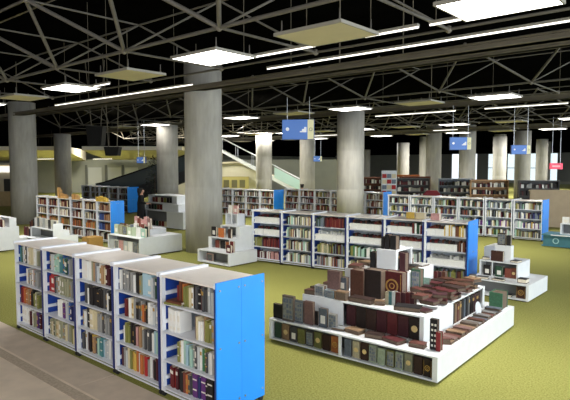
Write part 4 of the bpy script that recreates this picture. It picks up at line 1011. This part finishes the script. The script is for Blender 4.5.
skinmesh('coat',[(0,0,.95),(0,.01,1.12),(0,0,1.3),(0,0,1.42),(0,.0,.6),(0,.0,.25),(.19,0,1.37),(.25,0,1.12),(.21,-.18,1.01),(-.19,0,1.37),(-.25,.02,1.12),(-.21,-.16,1.03)],
   [(0,1),(1,2),(2,3),(0,4),(4,5),(2,6),(6,7),(7,8),(2,9),(9,10),(10,11)],[(.18,.14),(.15,.12),(.18,.13),(.09,.08),(.2,.16),(.22,.18),.075,.06,.045,.075,.06,.045],BLK,root)
skinmesh('hair',[(0,.02,1.62),(0,.02,1.7),(0,.06,1.5),(0,.07,1.36)],[(0,1),(0,2),(2,3)],[(.1,.1),(.075,.085),(.085,.06),(.07,.04)],mat('dark_hair',(34,26,22),.6),root)
for sx in(-1,1): MB().lathe([(.004,-.006),(.012,0),(.004,.006)],(sx*.03,-.125,1.6),8).build('eye',PLASTIC,root)
for sx in(-1,1): 
    mb=MB()
    for k in range(4): mb.cyl((sx*(.15+.014*k),-.27,1.03),(sx*(.145+.013*k),-.33-.008*(k%2),1.01),.008,.006,n=6)
    mb.cyl((sx*.15,-.255,1.03),(sx*.12,-.29,1.05),.009,.007,n=6); mb.build('fingers',MATS['skin_tone'],root)
for sx in(-1,1): MB().box(sx*.11-.045,sx*.11+.045,-.18,.07,0,.07).build('shoe',PLASTIC,root,bevel=.02)
# person in a maroon top far behind
root,b=person('person',(-19.3,23.6,0),math.radians(205),'person in a maroon top with dark hair beyond the far bookcases',P,E_,RD_,None)
MRN=mat('maroon_cloth',(84,34,44),.85,.1,20)
skinmesh('top',[(0,0,.95),(0,.01,1.12),(0,0,1.3),(0,0,1.42),(.19,0,1.37),(.25,0,1.12),(.22,-.12,1.03),(-.19,0,1.37),(-.25,.02,1.12),(-.22,-.12,1.03)],
   [(0,1),(1,2),(2,3),(2,4),(4,5),(5,6),(2,7),(7,8),(8,9)],[(.18,.14),(.15,.12),(.18,.13),(.08,.08),.075,.06,.045,.075,.06,.045],MRN,root)
skinmesh('trousers',[(0,0,.95),(.1,0,.86),(.11,-.01,.48),(.11,.02,.1),(-.1,0,.86),(-.11,-.01,.48),(-.11,.02,.1)],[(0,1),(1,2),(2,3),(0,4),(4,5),(5,6)],[(.17,.13),.1,.075,.06,.1,.075,.06],BLK,root)
skinmesh('hair',[(0,.02,1.62),(0,.02,1.7),(0,.05,1.52)],[(0,1),(0,2)],[(.1,.1),(.075,.085),(.07,.05)],MATS['dark_hair'],root)
for sx in(-1,1): MB().box(sx*.11-.045,sx*.11+.045,-.18,.07,0,.07).build('shoe',PLASTIC,root,bevel=.02)

# the island stands a touch askew
ra=math.radians(2.0); cx,cy=-5.77,6.25
for o in [x for x in COL.objects if x.parent is None and (x.get('group')==GI or x.name in('display_island','plate'))]:
    x,y=o.location.x-cx,o.location.y-cy
    o.location.x=cx+x*math.cos(ra)-y*math.sin(ra); o.location.y=cy+x*math.sin(ra)+y*math.cos(ra); o.rotation_euler.z+=ra
# the 300 books that show largest stay objects of their own, the smallest join the rest
kids={}
for o in COL.objects:
    if o.parent: kids.setdefault(o.parent.name,[]).append(o)
bpy.context.view_layer.update()
def bsize(o):
    pts=[]
    for m in ([o] if o.type=='MESH' else kids.get(o.name,[])):
        for c in m.bound_box:
            q=pix(m.matrix_world@Vector(c)); 
            if q: pts.append(q)
    if not pts: return 0
    x0=max(0,min(p[0] for p in pts)); x1=min(570,max(p[0] for p in pts)); y0=max(0,min(p[1] for p in pts)); y1=min(400,max(p[1] for p in pts))
    return max(0,x1-x0)*max(0,y1-y0)
BK=sorted([o for o in COL.objects if o.get('category')=='book'],key=bsize,reverse=True)
REM=[cover(c) for c in RC]
for o in BK[300:]:
    for m in ([o] if o.type=='MESH' else kids.get(o.name,[])):
        n=len(REST.v); REST.v+=[tuple(m.matrix_world@v.co) for v in m.data.vertices]
        for p in m.data.polygons:
            mm=m.material_slots[p.material_index].material
            if mm not in REM: REM.append(mm)
            REST.f.append(tuple(n+i for i in p.vertices)); REST.m.append(REM.index(mm))
        if m is not o: bpy.data.objects.remove(m)
    bpy.data.objects.remove(o)
# remaining small books as one object
o=REST.build('distant_books',REM); tag(o,'rows of small books and white slipcases filling the middle and far bookcases and displays','books',kind='stuff')

# ------------------------------------------------------------------ light
W=bpy.data.worlds.new('sky'); SC.world=W; W.use_nodes=True
W.node_tree.nodes['Background'].inputs[0].default_value=(.86,.93,1,1); W.node_tree.nodes['Background'].inputs[1].default_value=1.3
def area(name,loc,rot,sx,sy,power,col,spread=180):
    l=bpy.data.lights.new(name,'AREA'); l.shape='RECTANGLE'; l.size=sx; l.size_y=sy; l.energy=power; l.color=col; l.spread=math.radians(spread)
    o=bpy.data.objects.new(name,l); COL.objects.link(o); o.location=loc; o.rotation_euler=rot; return o
# daylight entering through the right-hand window wall
for k in range(4): area('window_daylight',(8.9,-4+k*16,3.0),(0,math.radians(90),0),4.6,15,1300,(.88,.94,1))
# light of the lit ceiling panels (each lamp's own output)
for o in [x for x in COL.objects if x.name.startswith('ceiling_light') and x.get('label','').startswith('lit')]:
    if min(math.hypot(o.location.x-c[0],o.location.y-c[1]) for c in COLS)<2.3: continue
    area('panel_lamp',(o.location.x,o.location.y,4.95),(0,0,0),1.3,1.0,150,(1,.97,.92),125)
# unseen area lights over the stairs behind the camera
for x in (-9,-3,3): area('stair_area_light',(x,-3,5.0),(math.radians(25),0,0),1.4,1.1,150,(1,.96,.9))
for p in ((-46,21.5,3.2),(-42,24.5,3.2)): area('gallery_fill',p,(0,0,0),2.8,.3,420,(1,.95,.85))  # fill lights added below the gallery strips to brighten the wall
for x in (-44,-36,-28): area('gallery_fill',(x,29 if x>-40 else 26,5.6),(0,0,0),2,2,800,(1,.96,.88))  # added fill without fixtures, lifting the dim gallery side
for x,y in ((-30,50),(-22,48),(-14,50),(-6,46),(-24,62),(-12,64),(-2,60)): area('far_hall_fill',(x,y,5.6),(0,0,0),2,2,900,(1,.98,.94))  # added fill without fixtures, brightening the back of the hall
SC.view_settings.view_transform='Standard'; SC.view_settings.look='None'; SC.view_settings.gamma=1; SC.view_settings.use_curve_mapping=False
SC.view_settings.exposure=0.22
SC.cycles.use_denoising=True
SC.cycles.max_bounces=6; SC.cycles.diffuse_bounces=4; SC.cycles.transparent_max_bounces=8
